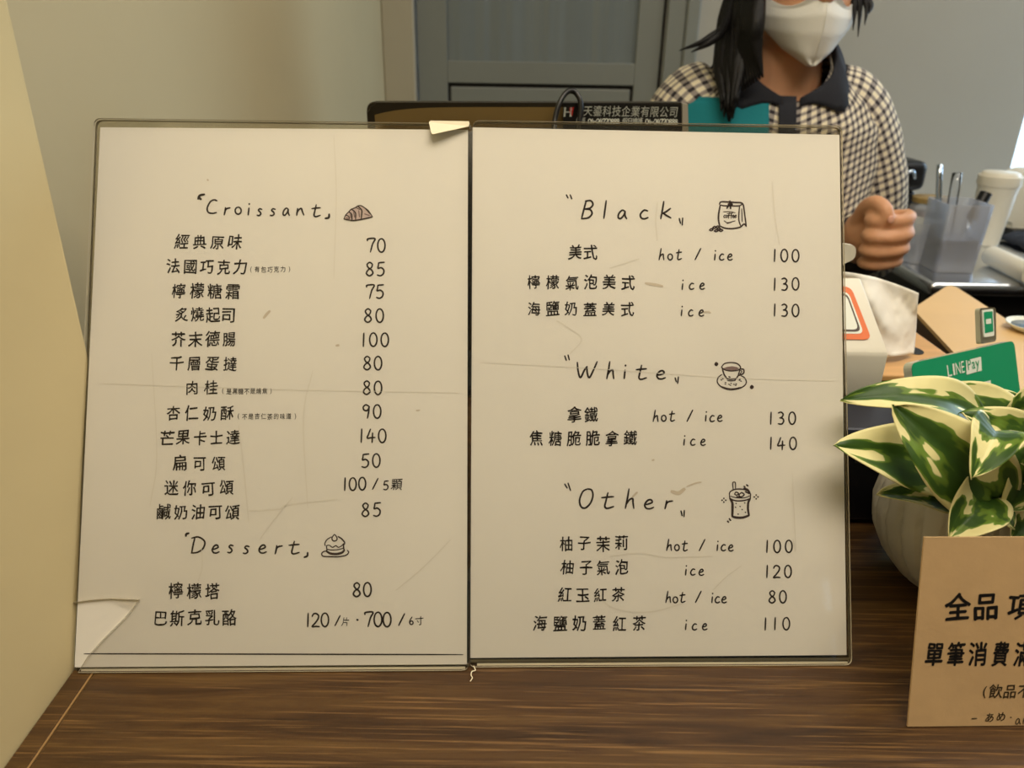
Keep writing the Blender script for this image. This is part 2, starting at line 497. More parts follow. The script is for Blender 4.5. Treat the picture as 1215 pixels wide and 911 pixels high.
def wood_mat():
    m, nt, N, L = new_mat('dark_wood')
    b = N['Principled BSDF']
    tc = N.new('ShaderNodeTexCoord')
    mp = N.new('ShaderNodeMapping'); mp.inputs['Scale'].default_value = (1.6, 22, 22)
    L.new(tc.outputs['Object'], mp.inputs[0])
    n1 = N.new('ShaderNodeTexNoise'); n1.inputs['Scale'].default_value = 4.6; n1.inputs['Detail'].default_value = 7; n1.inputs['Roughness'].default_value = .62
    n1.inputs['Distortion'].default_value = .6
    L.new(mp.outputs[0], n1.inputs['Vector'])
    r = N.new('ShaderNodeValToRGB')
    e = r.color_ramp.elements
    e[0].position, e[0].color = .3, rgb(46, 29, 13)
    e[1].position, e[1].color = .72, rgb(98, 71, 34)
    x = e.new(.5); x.color = rgb(72, 48, 22)
    L.new(n1.outputs['Fac'], r.inputs['Fac'])
    mp2 = N.new('ShaderNodeMapping'); mp2.inputs['Scale'].default_value = (6, 260, 260)
    L.new(tc.outputs['Object'], mp2.inputs[0])
    n2 = N.new('ShaderNodeTexNoise'); n2.inputs['Scale'].default_value = 2.5; n2.inputs['Detail'].default_value = 3
    L.new(mp2.outputs[0], n2.inputs['Vector'])
    r2 = N.new('ShaderNodeValToRGB')
    r2.color_ramp.elements[0].position, r2.color_ramp.elements[0].color = .55, (0, 0, 0, 1)
    r2.color_ramp.elements[1].position, r2.color_ramp.elements[1].color = .70, (1, 1, 1, 1)
    L.new(n2.outputs['Fac'], r2.inputs['Fac'])
    mx = N.new('ShaderNodeMix'); mx.data_type = 'RGBA'
    mm = N.new('ShaderNodeMath'); mm.operation = 'MULTIPLY'; mm.inputs[1].default_value = .55
    L.new(r2.outputs['Color'], mm.inputs[0]); L.new(mm.outputs[0], mx.inputs['Factor'])
    L.new(r.outputs['Color'], mx.inputs['A']); mx.inputs['B'].default_value = rgb(140, 104, 58)
    L.new(mx.outputs['Result'], b.inputs['Base Color'])
    b.inputs['Roughness'].default_value = .36
    bp = N.new('ShaderNodeBump'); bp.inputs['Strength'].default_value = .25; bp.inputs['Distance'].default_value = .001
    L.new(n1.outputs['Fac'], bp.inputs['Height']); L.new(bp.outputs['Normal'], b.inputs['Normal'])
    return m
M_wood = wood_mat()
M_woodline = mat('pale_wood_filler', rgb(150, 116, 70), .6)

def plaid_mat():
    m, nt, N, L = new_mat('black_cream_plaid')
    b = N['Principled BSDF']; b.inputs['Roughness'].default_value = .9
    uv = N.new('ShaderNodeUVMap'); uv.uv_map = 'UVMap'
    sp = N.new('ShaderNodeSeparateXYZ'); L.new(uv.outputs[0], sp.inputs[0])
    def stripes(sock, per, duty):
        a = N.new('ShaderNodeMath'); a.operation = 'MULTIPLY'; a.inputs[1].default_value = 1 / per; L.new(sock, a.inputs[0])
        f = N.new('ShaderNodeMath'); f.operation = 'FRACT'; L.new(a.outputs[0], f.inputs[0])
        g = N.new('ShaderNodeMath'); g.operation = 'LESS_THAN'; g.inputs[1].default_value = duty; L.new(f.outputs[0], g.inputs[0])
        return g.outputs[0]
    sx = stripes(sp.outputs[0], .0108, .44); sy = stripes(sp.outputs[1], .0108, .44)
    ad = N.new('ShaderNodeMath'); ad.operation = 'ADD'; L.new(sx, ad.inputs[0]); L.new(sy, ad.inputs[1])
    hf = N.new('ShaderNodeMath'); hf.operation = 'MULTIPLY'; hf.inputs[1].default_value = .5; L.new(ad.outputs[0], hf.inputs[0])
    r = N.new('ShaderNodeValToRGB'); r.color_ramp.interpolation = 'CONSTANT'
    e = r.color_ramp.elements
    e[0].position, e[0].color = 0, rgb(232, 222, 196)
    e[1].position, e[1].color = .4, rgb(150, 142, 136)
    x = e.new(.9); x.color = rgb(44, 40, 46)
    L.new(hf.outputs[0], r.inputs['Fac']); L.new(r.outputs['Color'], b.inputs['Base Color'])
    return m
M_plaid = plaid_mat()

def leaf_mat():
    m, nt, N, L = new_mat('variegated_leaf')
    b = N['Principled BSDF']; b.inputs['Roughness'].default_value = .46; b.inputs['Specular IOR Level'].default_value = .35
    uv = N.new('ShaderNodeUVMap'); uv.uv_map = 'UVMap'
    sp = N.new('ShaderNodeSeparateXYZ'); L.new(uv.outputs[0], sp.inputs[0])
    def math_(op, a, bb=None, c=None):
        n = N.new('ShaderNodeMath'); n.operation = op
        for i, s in enumerate((a, bb, c)):
            if s is None: continue
            if isinstance(s, (int, float)): n.inputs[i].default_value = s
            else: L.new(s, n.inputs[i])
        return n.outputs[0]
    mp = N.new('ShaderNodeMapping'); mp.inputs['Scale'].default_value = (1.35, 1.8, 1)
    L.new(uv.outputs[0], mp.inputs[0])
    n1 = N.new('ShaderNodeTexNoise'); n1.inputs['Scale'].default_value = 1.7; n1.inputs['Detail'].default_value = 2.5; n1.inputs['Roughness'].default_value = .45
    L.new(mp.outputs[0], n1.inputs['Vector'])
    va = math_('ABSOLUTE', math_('MULTIPLY_ADD', sp.outputs[1], 2.0, -1.0))
    edge = math_('MULTIPLY', math_('POWER', va, 4.0), .17)
    val = math_('SUBTRACT', n1.outputs['Fac'], edge)
    r = N.new('ShaderNodeValToRGB')
    e = r.color_ramp.elements
    e[0].position, e[0].color = .420, rgb(228, 220, 160)
    e[1].position, e[1].color = .66, rgb(44, 74, 24)
    x = e.new(.434); x.color = rgb(104, 136, 52)
    x = e.new(.475); x.color = rgb(96, 122, 40)
    x = e.new(.5); x.color = rgb(56, 86, 28)
    L.new(val, r.inputs['Fac']); L.new(r.outputs['Color'], b.inputs['Base Color'])
    b.inputs['Subsurface Weight'].default_value = .0
    # soft quilting between the veins
    wv = N.new('ShaderNodeTexWave'); wv.inputs['Scale'].default_value = 2.2; wv.inputs['Distortion'].default_value = 2.0
    L.new(mp.outputs[0], wv.inputs['Vector'])
    bp = N.new('ShaderNodeBump'); bp.inputs['Strength'].default_value = .10; bp.inputs['Distance'].default_value = .001
    L.new(wv.outputs['Fac'], bp.inputs['Height']); L.new(bp.outputs['Normal'], b.inputs['Normal'])
    return m
M_leaf = leaf_mat()

# ---------------------------------------------------------------- the room
WX, WY = -0.2395, 0.398          # near wall face and its end
IX, BY = -0.290, 1.80            # recessed wall face, back wall face
FZ, CZ = -1.05, 1.42
RX, FY = 2.3, -2.4
def sbox(name, lo, hi, m, bevel=0):
    bm = bmesh.new(); add_box(bm, lo, hi, bevel)
    return structure(build(name, bm, m))
sbox('floor', (-.7, FY - .2, FZ - .1), (RX + .2, BY + .2, FZ), M_floor)
sbox('ceiling', (-.7, FY - .2, CZ), (RX + .2, BY + .2, CZ + .1), M_ceiling)
bm = bmesh.new()
poly = rounded([(WX - .4, FY), (WX, FY), (WX, WY), (IX - .35, WY)], [0, 0, .004, 0], 4)
add_prism(bm, [Vector((p[0], p[1], FZ)) for p in poly], Vector((0, 0, CZ - FZ)))
structure(build('wall_left', bm, M_wall))
sbox('wall_recess', (IX - .35, WY + .0005, FZ), (IX, BY + .1, CZ), M_wall_in)
# back wall with its door opening and its window opening
DX0, DX1, DZ1 = -.222, .316, 1.0
WX0, WX1, WZ0, WZ1 = 1.135, 2.0, .047, .95
bm = bmesh.new()
add_box(bm, (IX, BY, FZ), (DX0, BY + .12, CZ))
add_box(bm, (DX0, BY, DZ1), (DX1, BY + .12, CZ))
add_box(bm, (DX1, BY, FZ), (WX0, BY + .12, CZ))
add_box(bm, (WX0, BY, FZ), (WX1, BY + .12, WZ0))
add_box(bm, (WX0, BY, WZ1), (WX1, BY + .12, CZ))
add_box(bm, (WX1, BY, FZ), (RX, BY + .12, CZ))
structure(build('wall_back', bm, M_wall_grey))
sbox('wall_right', (RX, FY, FZ), (RX + .15, BY + .12, CZ), M_wall_grey)
# front wall (behind the photographer) with a glazed opening
GX0, GX1, GZ0, GZ1 = 1.49, 1.66, .46, .84
bm = bmesh.new()
add_box(bm, (WX - .4, FY - .15, FZ), (GX0, FY, CZ))
add_box(bm, (GX0, FY - .15, FZ), (GX1, FY, GZ0))
add_box(bm, (GX0, FY - .15, GZ1), (GX1, FY, CZ))
add_box(bm, (GX1, FY - .15, FZ), (RX, FY, CZ))
structure(build('wall_front', bm, M_wall_grey))
bm = bmesh.new(); add_box(bm, (GX0, FY - .09, GZ0), (GX1, FY - .084, GZ1))
w2 = structure(build('window_2', bm, M_pane))
bm = bmesh.new()
for lo, hi in (((GX0, FY - .11, GZ0), (GX0 + .012, FY - .06, GZ1)), ((GX1 - .012, FY - .11, GZ0), (GX1, FY - .06, GZ1)),
               ((GX0, FY - .11, GZ0), (GX1, FY - .06, GZ0 + .012)), ((GX0, FY - .11, GZ1 - .012), (GX1, FY - .06, GZ1)),
               ((GX0, FY - .11, .59), (GX1, FY - .06, .68))):
    add_box(bm, lo, hi)
build('window_frame', bm, M_trim, w2)
bm = bmesh.new(); add_box(bm, (WX0, BY + .07, WZ0), (WX1, BY + .076, WZ1))
w1 = structure(build('window_1', bm, M_pane))
bm = bmesh.new()
for lo, hi in (((WX0, BY + .05, WZ0), (WX0 + .018, BY + .1, WZ1)), ((WX1 - .03, BY + .05, WZ0), (WX1, BY + .1, WZ1)),
               ((WX0, BY + .05, WZ0), (WX1, BY + .1, WZ0 + .02)), ((WX0, BY + .05, WZ1 - .03), (WX1, BY + .1, WZ1)),
               ((1.56, BY + .05, WZ0), (1.6, BY + .1, WZ1))):
    add_box(bm, lo, hi, .002)
build('window_frame', bm, M_whiteprint, w1)
# door leaf: stiles, a tall upper panel, a recessed lower panel outlined by a dark groove
bm = bmesh.new()
add_box(bm, (DX0 + .004, BY + .018, FZ + .005), (DX1 - .006, BY + .05, DZ1 - .004))
d1 = structure(build('door_1', bm, M_door))
bm = bmesh.new()
PX0, PX1, PZ = at_y(531, 98, BY).x, at_y(752, 103, BY).x, at_y(640, 100, BY).z
for lo, hi in (((DX0 + .004, BY + .004, FZ + .005), (PX0, BY + .018, DZ1 - .004)), ((PX1, BY + .004, FZ + .005), (DX1 - .006, BY + .018, DZ1 - .004)),
               ((PX0, BY + .004, PZ), (PX1, BY + .018, PZ + .045)), ((PX0, BY + .004, FZ + .005), (PX1, BY + .018, FZ + .15)),
               ((PX0, BY + .004, DZ1 - .12), (PX1, BY + .018, DZ1 - .004))):
    add_box(bm, lo, hi, .0015)
build('stile', bm, M_door, d1)
bm = bmesh.new()
add_box(bm, (PX0 + .006, BY + .008, FZ + .155), (PX1 - .006, BY + .019, PZ - .008), .003)
build('lower_panel', bm, M_door, d1)
bm = bmesh.new()
add_box(bm, (PX0, BY + .0125, FZ + .15), (PX1, BY + .0175, PZ))
build('panel_groove', bm, M_gap, d1)
bm = bmesh.new()
def wavy(u, v):
    x = PX0 + u * (PX1 - PX0)
    return Vector((x, BY + .0115 + .0035 * noise.noise(Vector((x * 22, 0, 0))) + .002 * noise.noise(Vector((x * 60, 3, 0))), PZ + .045 + v * (DZ1 - .12 - PZ - .045)))
add_grid(bm, wavy, 120, 2)
M_sheen = mat('streaky_glossy_panel', rgb(122, 130, 131), .18, vary=.06, vscale=3, stretch=(8, 1, .3))
build('upper_panel', bm, M_sheen, d1, smooth=True)
bm = bmesh.new(); add_box(bm, (DX1 - .0055, BY + .004, FZ), (DX1 + .0005, BY + .05, DZ1))
build('hinge_gap', bm, M_gap, d1)
bm = bmesh.new()
add_tube(bm, [(PX1 + .03, BY - .03, .02), (PX1 + .03, BY - .03, -.1)], .008)
for z in (.0, -.08): add_tube(bm, [(PX1 + .03, BY + .004, z), (PX1 + .03, BY - .03, z)], .006)
build('door_handle', bm, M_steel, d1, smooth=True)
# casing strips beside the door
jx0 = IX
sbox('trim_1', (jx0 + .0005, BY - .022, FZ), (DX0, BY - .0005, CZ - .001), M_trim, .003)
cx0, cx1 = at_y(813, 20, BY).x, at_y(829, 20, BY).x
bm = bmesh.new()
add_box(bm, (DX1 + .001, BY - .012, FZ), (cx0, BY - .0005, DZ1), .003)
add_box(bm, (cx0, BY - .018, FZ), (cx1, BY - .0005, DZ1), .004)
structure(build('trim_2', bm, M_door))

# ---------------------------------------------------------------- the wooden bar counter
bar = root('bar_counter', (.7, .35, FZ), 'dark brown wooden bar counter that the menus, plant and card stand on', 'counter')
KX0, KX1, KY0, KY1 = WX + .0008, 1.25, -.06, .93
SX = -.2268
bm = bmesh.new(); add_box(bm, (SX, KY0, -.04), (KX1, KY1, 0), .0015)
build('countertop', bm, M_wood, bar)
bm = bmesh.new(); add_box(bm, (KX0, KY0, -.04), (SX - .0012, WY - .002, -.0002), .0006)
build('edge_strip', bm, M_wood, bar, label='narrow wooden strip along the wall')
bm = bmesh.new(); add_box(bm, (SX - .0011, KY0 + .0005, -.03), (SX - .0001, WY - .002, -.0004))
build('filler_seam', bm, M_woodline, bar, label='pale seam beside the wall strip')
bm = bmesh.new()
add_box(bm, (KX0, KY0 + .1, FZ + .001), (KX1 - .02, KY0 + .14, -.041)); add_box(bm, (KX0, KY1 - .05, FZ + .001), (KX1 - .02, KY1 - .02, -.041)) if False else None
build('front_panel', bm, M_wood, bar)
bm = bmesh.new(); add_box(bm, (KX1 - .06, KY0 + .141, FZ + .001), (KX1 - .02, KY1 - .03, -.041))
build('end_panel', bm, M_wood, bar)
bm = bmesh.new(); add_box(bm, (-.23, KY1 - .08, FZ + .001), (-.19, KY1 - .03, -.041))
build('leg', bm, M_wood, bar)

# ---------------------------------------------------------------- menus in their acrylic holders
H = .31086
def holder_axes(x, y, yaw, lean):
    a = Vector((math.cos(yaw), math.sin(yaw), 0)); nn = Vector((-math.sin(yaw), math.cos(yaw), 0))
    b = nn * math.sin(lean) + Vector((0, 0, math.cos(lean)))
    n = a.cross(b)      # towards the reader
    return Vector((x, y, 0)), a, b, n
AX_L = holder_axes(-.23777, .31333, .030687, .48176)
AX_R = holder_axes(-.02083, .32241, .030027, .46808)
TF, TP, TB = .0014, .0004, .0022     # front pane, paper gap, back pane
def acrylic_holder(ax, W, label, broken=None):
    o, a, b, n = ax
    rt = root('acrylic_sign_holder', o + a * (W / 2), label, 'sign holder', None)
    lift = .0012
    def P(s, t, d): return o + a * s + b * t - n * d + Vector((0, 0, .0006))
    r = .004
    out = rounded([(0, 0), (W, 0), (W, H), (0, H)], [.003, r, r, r], 4)
    front = out
    if broken:
        pb = []
        for u, v in broken:
            q = on_plane(u, v, o, n) - o; pb.append((q.dot(a), q.dot(b)))
        front = [p for p in rounded([(.003, 0), (W, 0), (W, H), (0, H)], [0, r, r, r], 4)]
        front = front + [Vector(p) for p in pb]
    bm = bmesh.new(); add_prism(bm, [P(p[0], p[1], 0) for p in front], -n * TF, 0, 1)
    bmesh.ops.triangulate(bm, faces=[f for f in bm.faces if len(f.verts) > 4])
    build('front_pane', bm, [M_acrylic, M_acrylic_edge], rt)
    d0 = TF + TP * 2
    bm = bmesh.new(); add_prism(bm, [P(p[0], p[1], d0) for p in out], -n * TB, 0, 1)
    bmesh.ops.triangulate(bm, faces=[f for f in bm.faces if len(f.verts) > 4])
    build('back_pane', bm, [M_acrylic_back, M_acrylic_edge], rt)
    # sealed strip joining both panes along the foot, and the foot itself reaching back
    bm = bmesh.new()
    add_prism(bm, [P(.004, .0004, TF), P(W - .002, .0004, TF), P(W - .002, .0016, TF), P(.004, .0016, TF)], -n * (d0 - TF), 0)
    build('bottom_seam', bm, M_acrylic_edge, rt)
    bm = bmesh.new()
    hn = Vector((-a.y, a.x, 0))
    o2 = o + hn * .004 + Vector((0, 0, .0003))
    add_prism(bm, [o2, o2 + a * W, o2 + a * W + hn * .085, o2 + hn * .085], Vector((0, 0, .0022)), 0, 1)
    build('foot', bm, [M_acrylic_back, M_acrylic_edge], rt)
    return rt
LH = acrylic_holder(AX_L, .2155, 'scratched clear acrylic holder of the croissant and dessert menu, lower left corner broken off', 'holder') if False else \
     acrylic_holder(AX_L, .2166, 'clear acrylic holder on the left with its lower corner broken off, against the wall', [(85.5, 716), (104, 713), (130, 711), (165, 712.5), (158, 722), (148, 734), (120, 762), (104, 780)])
RH = acrylic_holder(AX_R, .2160, 'clear acrylic holder on the right, beside the plant, around the drinks menu')

def sheet(ax, quad, label, rootname='menu_sheet'):
    """quad: paper corners in photo pixels, TL TR BR BL."""
    o, a, b, n = ax
    po = o - n * (TF + TP) + Vector((0, 0, .0006))
    pts = []
    for u, v in quad:
        q = on_plane(u, v, po, n) - po
        pts.append((q.dot(a), q.dot(b)))
    rt = root(rootname, po + b * .004, label, 'menu')
    bm = bmesh.new()
    def fn(s, t):
        p = Vector(pts[3]).lerp(Vector(pts[2]), s).lerp(Vector(pts[0]).lerp(Vector(pts[1]), s), t)
        return po + a * p.x + b * p.y
    V = add_grid(bm, fn, 12, 16)
    ret = bmesh.ops.extrude_face_region(bm, geom=list(bm.faces))
    for v in [g for g in ret['geom'] if isinstance(g, bmesh.types.BMVert)]: v.co -= n * .0002
    build('paper', bm, M_paper, rt)
    return rt, po
SL, PL = sheet(AX_L, [(119, 151), (555.3, 154), (554, 788), (88.5, 791.5)], 'white menu sheet headed Croissant and Dessert, in the left acrylic holder')
SR, PR = sheet(AX_R, [(560.8, 151), (996, 160), (1004.5, 777), (558, 780.5)], 'white menu sheet headed Black, White and Other, in the right acrylic holder')
def ink(ax, po): return Ink(po, ax[1], ax[2], ax[3])
# -- left sheet
k = ink(AX_L, PL)
for c, u0, u1, vt, vb in (('C', 245, 257.5, 237, 253), ('r', 266, 273, 238, 255), ('o', 279, 286.5, 238, 254), ('i', 294, 296, 239, 255), ('s', 305, 311, 240, 256),
                          ('s', 320.5, 327, 240, 256), ('a', 335.5, 343, 239, 255.5), ('n', 352, 360.5, 239, 255.5), ('t', 370, 380, 241, 257)):
    k.latin(c, u0, u1, vt, vb, 1.8)
k.stroke([(242.5, 230.5), (237, 232), (235, 236)], 2.6); k.stroke([(235.5, 234), (238.5, 236.5)], 2.6)
k.stroke([(386, 259), (390, 258), (390.5, 254)], 2.4)
k.done('heading', M_ink, SL)
k = ink(AX_L, PL)
for c, u0, u1, vt, vb in (('D', 227, 243, 637, 656), ('e', 251.5, 260, 638, 656), ('s', 270, 277, 638, 656), ('s', 288.5, 296, 639, 657), ('e', 307, 316, 638, 656),
                          ('r', 326.5, 335, 638, 657), ('t', 343, 355, 640, 657)):
    k.latin(c, u0, u1, vt, vb, 1.9)
k.stroke([(224, 632.5), (221, 633.5), (220.5, 636)], 2.4)
k.stroke([(361, 661), (364.5, 659.5), (365, 655.5)], 2.2)
k.done('heading', M_ink, SL)
k = ink(AX_L, PL)
for t, u0, u1, v, h, sl in (('經典原味', 207, 288, 287, 18, .0), ('法國巧克力', 197, 294, 316, 18, .01), ('檸檬糖霜', 203, 285, 345, 18.5, .0),
                        ('炙燒起司', 207, 280, 373, 18, .0), ('芥末德腸', 203, 281, 402.5, 18, .0), ('千層蛋撻', 201, 282, 431, 18, .01),
                        ('肉桂', 219, 259, 460.5, 17, .0), ('杏仁奶酥', 197, 279, 490, 18, .0), ('芒果卡士達', 189, 285, 519, 18, .0),
                        ('扁可頌', 205, 268, 549.5, 18, .0), ('迷你可頌', 194, 278, 579, 18.5, .0), ('鹹奶油可頌', 185, 285, 607, 18.5, .0)):
    k.han(t, u0, u1, v, h, sl)
for t, u0, u1, v, h in (('(有包巧克力)', 294, 347, 319.5, 7.4), ('(是黑糖不是燒焦)', 261, 325, 464, 7.4), ('(不是杏仁茶的味道)', 279, 354, 494, 7.4)):
    k.han(t, u0, u1, v, h, 0, .5, 0, .004, .84)
k.done('item_list', M_ink, SL)
k = ink(AX_L, PL)
k.han('檸檬塔', 199, 261, 701, 18.5); k.han('巴斯克乳酪', 181, 281, 733, 18.5)
k.done('item_list', M_ink, SL)
k = ink(AX_L, PL)
for t, u0, u1, v in (('70', 436, 457, 291), ('85', 434, 456, 319), ('75', 435, 455, 346), ('80', 432, 455, 374.5), ('100', 429, 461, 403), ('80', 431, 453, 431),
                     ('80', 430.5, 453, 460), ('90', 430.5, 452, 488), ('140', 426.5, 458, 517), ('50', 429, 451, 546.5), ('85', 429, 451.5, 604.5)):
    k.word(t, u0, u1, v, 16, 1.8)
k.word('100', 407, 434, 574, 15, 1.8); k.word('/', 442, 448, 574, 13, 1.6); k.word('5', 455, 460.5, 575.5, 10.5, 1.5); k.han('顆', 463, 478.5, 574.5, 14.5)
k.done('price_list', M_ink, SL)
k = ink(AX_L, PL)
k.word('80', 418.5, 440.5, 699.5, 16.5, 1.9)
k.word('120', 363, 390, 735.5, 16, 1.8); k.word('/', 397.5, 404, 736, 12, 1.6); k.han('片', 405, 415, 737, 10)
k.stroke([(423.5, 735), (424.7, 735.6)], 2.2); k.word('700', 433, 464, 735, 17, 1.9); k.word('/', 473, 479, 735, 14, 1.7)
k.word('6', 485.5, 491, 736.5, 9, 1.4); k.han('寸', 492.5, 504, 736.5, 11)
k.done('price_list', M_ink, SL)
k = ink(AX_L, PL)
k.stroke([(100, 775.5), (250, 775.8), (400, 776.2), (549, 776.5)], 1.5)
k.done('rule_line', M_ink, SL, 'thin black line across the foot of the sheet')
# creases and scuffs in the sheet
k = ink(AX_L, PL)
for pts, wd in (([(283, 505), (288, 545), (295, 618)], 1.6), ([(371, 440), (360, 495), (365, 602)], 1.4), ([(296, 606), (330, 604), (342, 599), (400, 592)], 1.8),
                ([(308, 640), (330, 610), (347, 590)], 1.2), ([(120, 455), (330, 462), (545, 466)], 1.1), ([(396, 160), (399, 230), (396, 330)], 1.0),
                ([(470, 700), (500, 675), (535, 640)], 1.2), ([(235, 690), (240, 670), (238, 640)], 1.0), ([(180, 420), (186, 540), (178, 600)], 1.0)):
    k.stroke(pts, wd, 6)
k.done('crease', M_crease, SL, 'faint creases in the sheet')
for pts, wd in (([(313, 377), (317, 372), (320, 369)], 3.0), ([(399, 410), (402, 409.5)], 2.5), ([(494, 487), (498, 486.5)], 1.6), ([(247, 214), (246, 213)], 2)):
    k = ink(AX_L, PL); k.stroke(pts, wd); k.done('stain', M_stain, SL)
# croissant picture
def pic(ax, po, ox, oy, sc):
    kk = ink(ax, po)
    def T(pts): return [(ox + x / sc, oy + y / sc) for x, y in pts]
    return kk, T
k, T = pic(AX_L, PL, 395, 230, 20.25)
k.fill(T([(265, 595), (300, 510), (370, 430), (440, 365), (540, 330), (610, 290), (700, 285), (790, 350), (880, 430), (950, 550), (850, 580), (740, 605), (600, 625), (480, 640), (360, 625)]), 0)
k.o = k.o + k.n * .0001
for pts, wd in (([(265, 595), (310, 505), (380, 430), (440, 370), (530, 335), (600, 290), (680, 285), (770, 340), (850, 400), (950, 550)], 1.5),
                ([(265, 600), (350, 620), (480, 640), (600, 625), (740, 600), (850, 575), (950, 550)], 1.8),
                ([(310, 510), (380, 540), (395, 600)], 1.4), ([(380, 430), (450, 490), (460, 620)], 1.7), ([(440, 365), (540, 450), (545, 620)], 1.6),
                ([(600, 295), (690, 390), (690, 500), (680, 600)], 1.8), ([(560, 330), (650, 380)], 1.0), ([(770, 340), (890, 480)], 1.2)):
    k.stroke(T(pts), wd * .85, 5, 1)
for pts in ([(420, 470), (430, 580)], [(500, 430), (520, 560)], [(620, 400), (640, 560)], [(760, 480), (880, 520)], [(320, 570), (380, 590)]):
    k.stroke(T(pts), 1.3, 4, 2)
k.done('illustration', [M_mauve, M_sepia, M_mauve_dark], SL, 'small mauve drawing of a croissant')
k, T = pic(AX_L, PL, 370, 625, 20.25)
for pts, wd in (([(320, 450), (315, 390), (370, 300), (470, 240)], 1.4), ([(630, 230), (720, 290), (790, 380), (760, 440)], 1.8), ([(540, 180), (490, 250), (490, 310), (540, 340), (600, 310), (600, 250), (555, 185)], 1.6),
                ([(350, 450), (420, 440), (490, 490), (540, 470), (580, 450), (640, 490), (720, 450), (760, 400)], 1.3), ([(350, 450), (360, 540), (370, 590)], 1.5), ([(760, 430), (765, 510), (780, 560)], 1.8),
                ([(360, 535), (480, 555), (620, 545), (770, 510)], 1.3), ([(360, 590), (450, 640), (600, 650), (720, 620), (780, 560)], 3.0),
                ([(350, 575), (270, 600), (235, 655), (280, 705), (450, 715), (650, 715), (820, 680), (885, 610), (850, 560)], 1.6)):
    k.stroke(T(pts), wd * .86, 5)
k.done('illustration', M_sepia, SL, 'small line drawing of a cake on a plate')
# -- right sheet
def head(chars, quotes):
    k = ink(AX_R, PR)
    for c, u0, u1, vt, vb in chars: k.latin(c, u0, u1, vt, vb, 2.0)
    for q in quotes: k.stroke(q, 1.6)
    k.done('heading', M_ink, SR)
head((('B', 690, 704, 238, 259.5), ('l', 716, 719.5, 238, 259), ('a', 733, 743, 240, 259.5), ('c', 759, 769, 240, 259.5), ('k', 784, 796, 239, 259.5)),
     ([(672, 231), (674, 235)], [(676.5, 231), (678.5, 236)], [(806, 259), (807.5, 265)], [(810, 258.5), (809.5, 267)]))
head((('W', 685, 708.5, 429, 448), ('h', 720, 729, 429, 449), ('i', 740, 742.5, 430, 449), ('t', 755, 767, 431, 450), ('e', 779, 789.5, 431, 449.5)),
     ([(670, 422), (672, 427.5)], [(674, 421), (675.5, 427)], [(801, 448), (802.5, 453)], [(805, 447), (804, 455)]))
head((('O', 687, 704, 580, 602.5), ('t', 714, 728, 582, 603), ('h', 742, 753, 580, 603), ('e', 764.5, 775.5, 583, 603.5), ('r', 789, 798, 585, 603.5)),
     ([(670, 574), (673, 579)], [(674, 573), (677, 582)], [(808, 606), (809.5, 612)], [(812, 605.5), (811.5, 613)]))
def rows(items, prices):
    k = ink(AX_R, PR)
    for t, u0, u1, v, h in items: k.han(t, u0, u1, v, h)
    k.done('item_list', M_ink, SR)
    k = ink(AX_R, PR)
    for row in prices:
        (t1, a0, a1, v1), (t2, b0, b1, v2) = row
        k.word(t2, b0, b1, v2, 14.5, 1.7)
    k.done('price_list', M_ink, SR)
    k = ink(AX_R, PR)
    for row in prices:
        (t1, a0, a1, v1), (t2, b0, b1, v2) = row
        k.word(t1, a0, a1, v1, 13.5, 1.6)
    k.done('temperature_list', M_ink, SR)
rows((('美式', 674, 709, 299.5, 17), ('檸檬氣泡美式', 625, 754, 335, 17), ('海鹽奶蓋美式', 625, 753, 366.5, 17)),
     ((('hot / ice', 782, 869, 301.5), ('100', 917, 948, 303)), (('ice', 809, 836, 336.5), ('130', 917, 948, 337)), (('ice', 808, 835, 368), ('130', 917, 948, 368))))
rows((('拿鐵', 672, 711, 491.5, 18), ('焦糖脆脆拿鐵', 628, 757, 520, 17.5)),
     ((('hot / ice', 775, 857, 493), ('130', 912.5, 944, 496)), (('ice', 811, 837, 521.5), ('140', 912.5, 945, 526))))
rows((('柚子茉莉', 663, 746, 644.5, 17.5), ('柚子氣泡', 665, 746, 673.5, 17.5), ('紅玉紅茶', 662, 742, 706, 17.5), ('海鹽奶蓋紅茶', 632, 767, 739.5, 18)),
     ((('hot / ice', 791, 870, 646.5), ('100', 908, 940, 648)), (('ice', 813, 835, 675.5), ('120', 908, 939, 678)),
      (('hot / ice', 790, 862, 708), ('80', 912, 933, 708)), (('ice', 813, 839, 740.5), ('110', 906, 937, 740))))
k = ink(AX_R, PR)
for pts, wd in (([(780, 240), (778, 262), (780, 285)], 1.6), ([(676, 420), (690, 402), (670, 386), (660, 380)], 1.3), ([(724, 318), (745, 311), (758, 307)], 1.4),
                ([(724, 660), (760, 656), (790, 661), (845, 660)], 1.5), ([(846, 700), (862, 684), (880, 671)], 1.2), ([(570, 430), (700, 437), (860, 448), (990, 452)], 1.0),
                ([(706, 705), (730, 722), (770, 726), (810, 716)], 1.4), ([(940, 560), (944, 650), (941, 640)], .9), ([(916, 215), (920, 260), (925, 290)], 1.3)):
    k.stroke(pts, wd, 6)
k.done('crease', M_crease, SR, 'faint creases in the sheet')
for pts, wd in (([(834, 370.5), (840, 370), (843, 371)], 2.0), ([(797, 583), (805, 585), (812, 580)], 4.0), ([(815, 577), (826, 573), (832, 572)], 1.6), ([(774, 546), (776, 545.5)], 2),
                ([(766, 336), (776, 337.5), (786, 339.5)], 3.0), ([(750, 590), (756, 584)], 2.2)):
    k = ink(AX_R, PR); k.stroke(pts, wd); k.done('stain', M_stain, SR)
k, T = pic(AX_R, PR, 835, 230, 18.2)
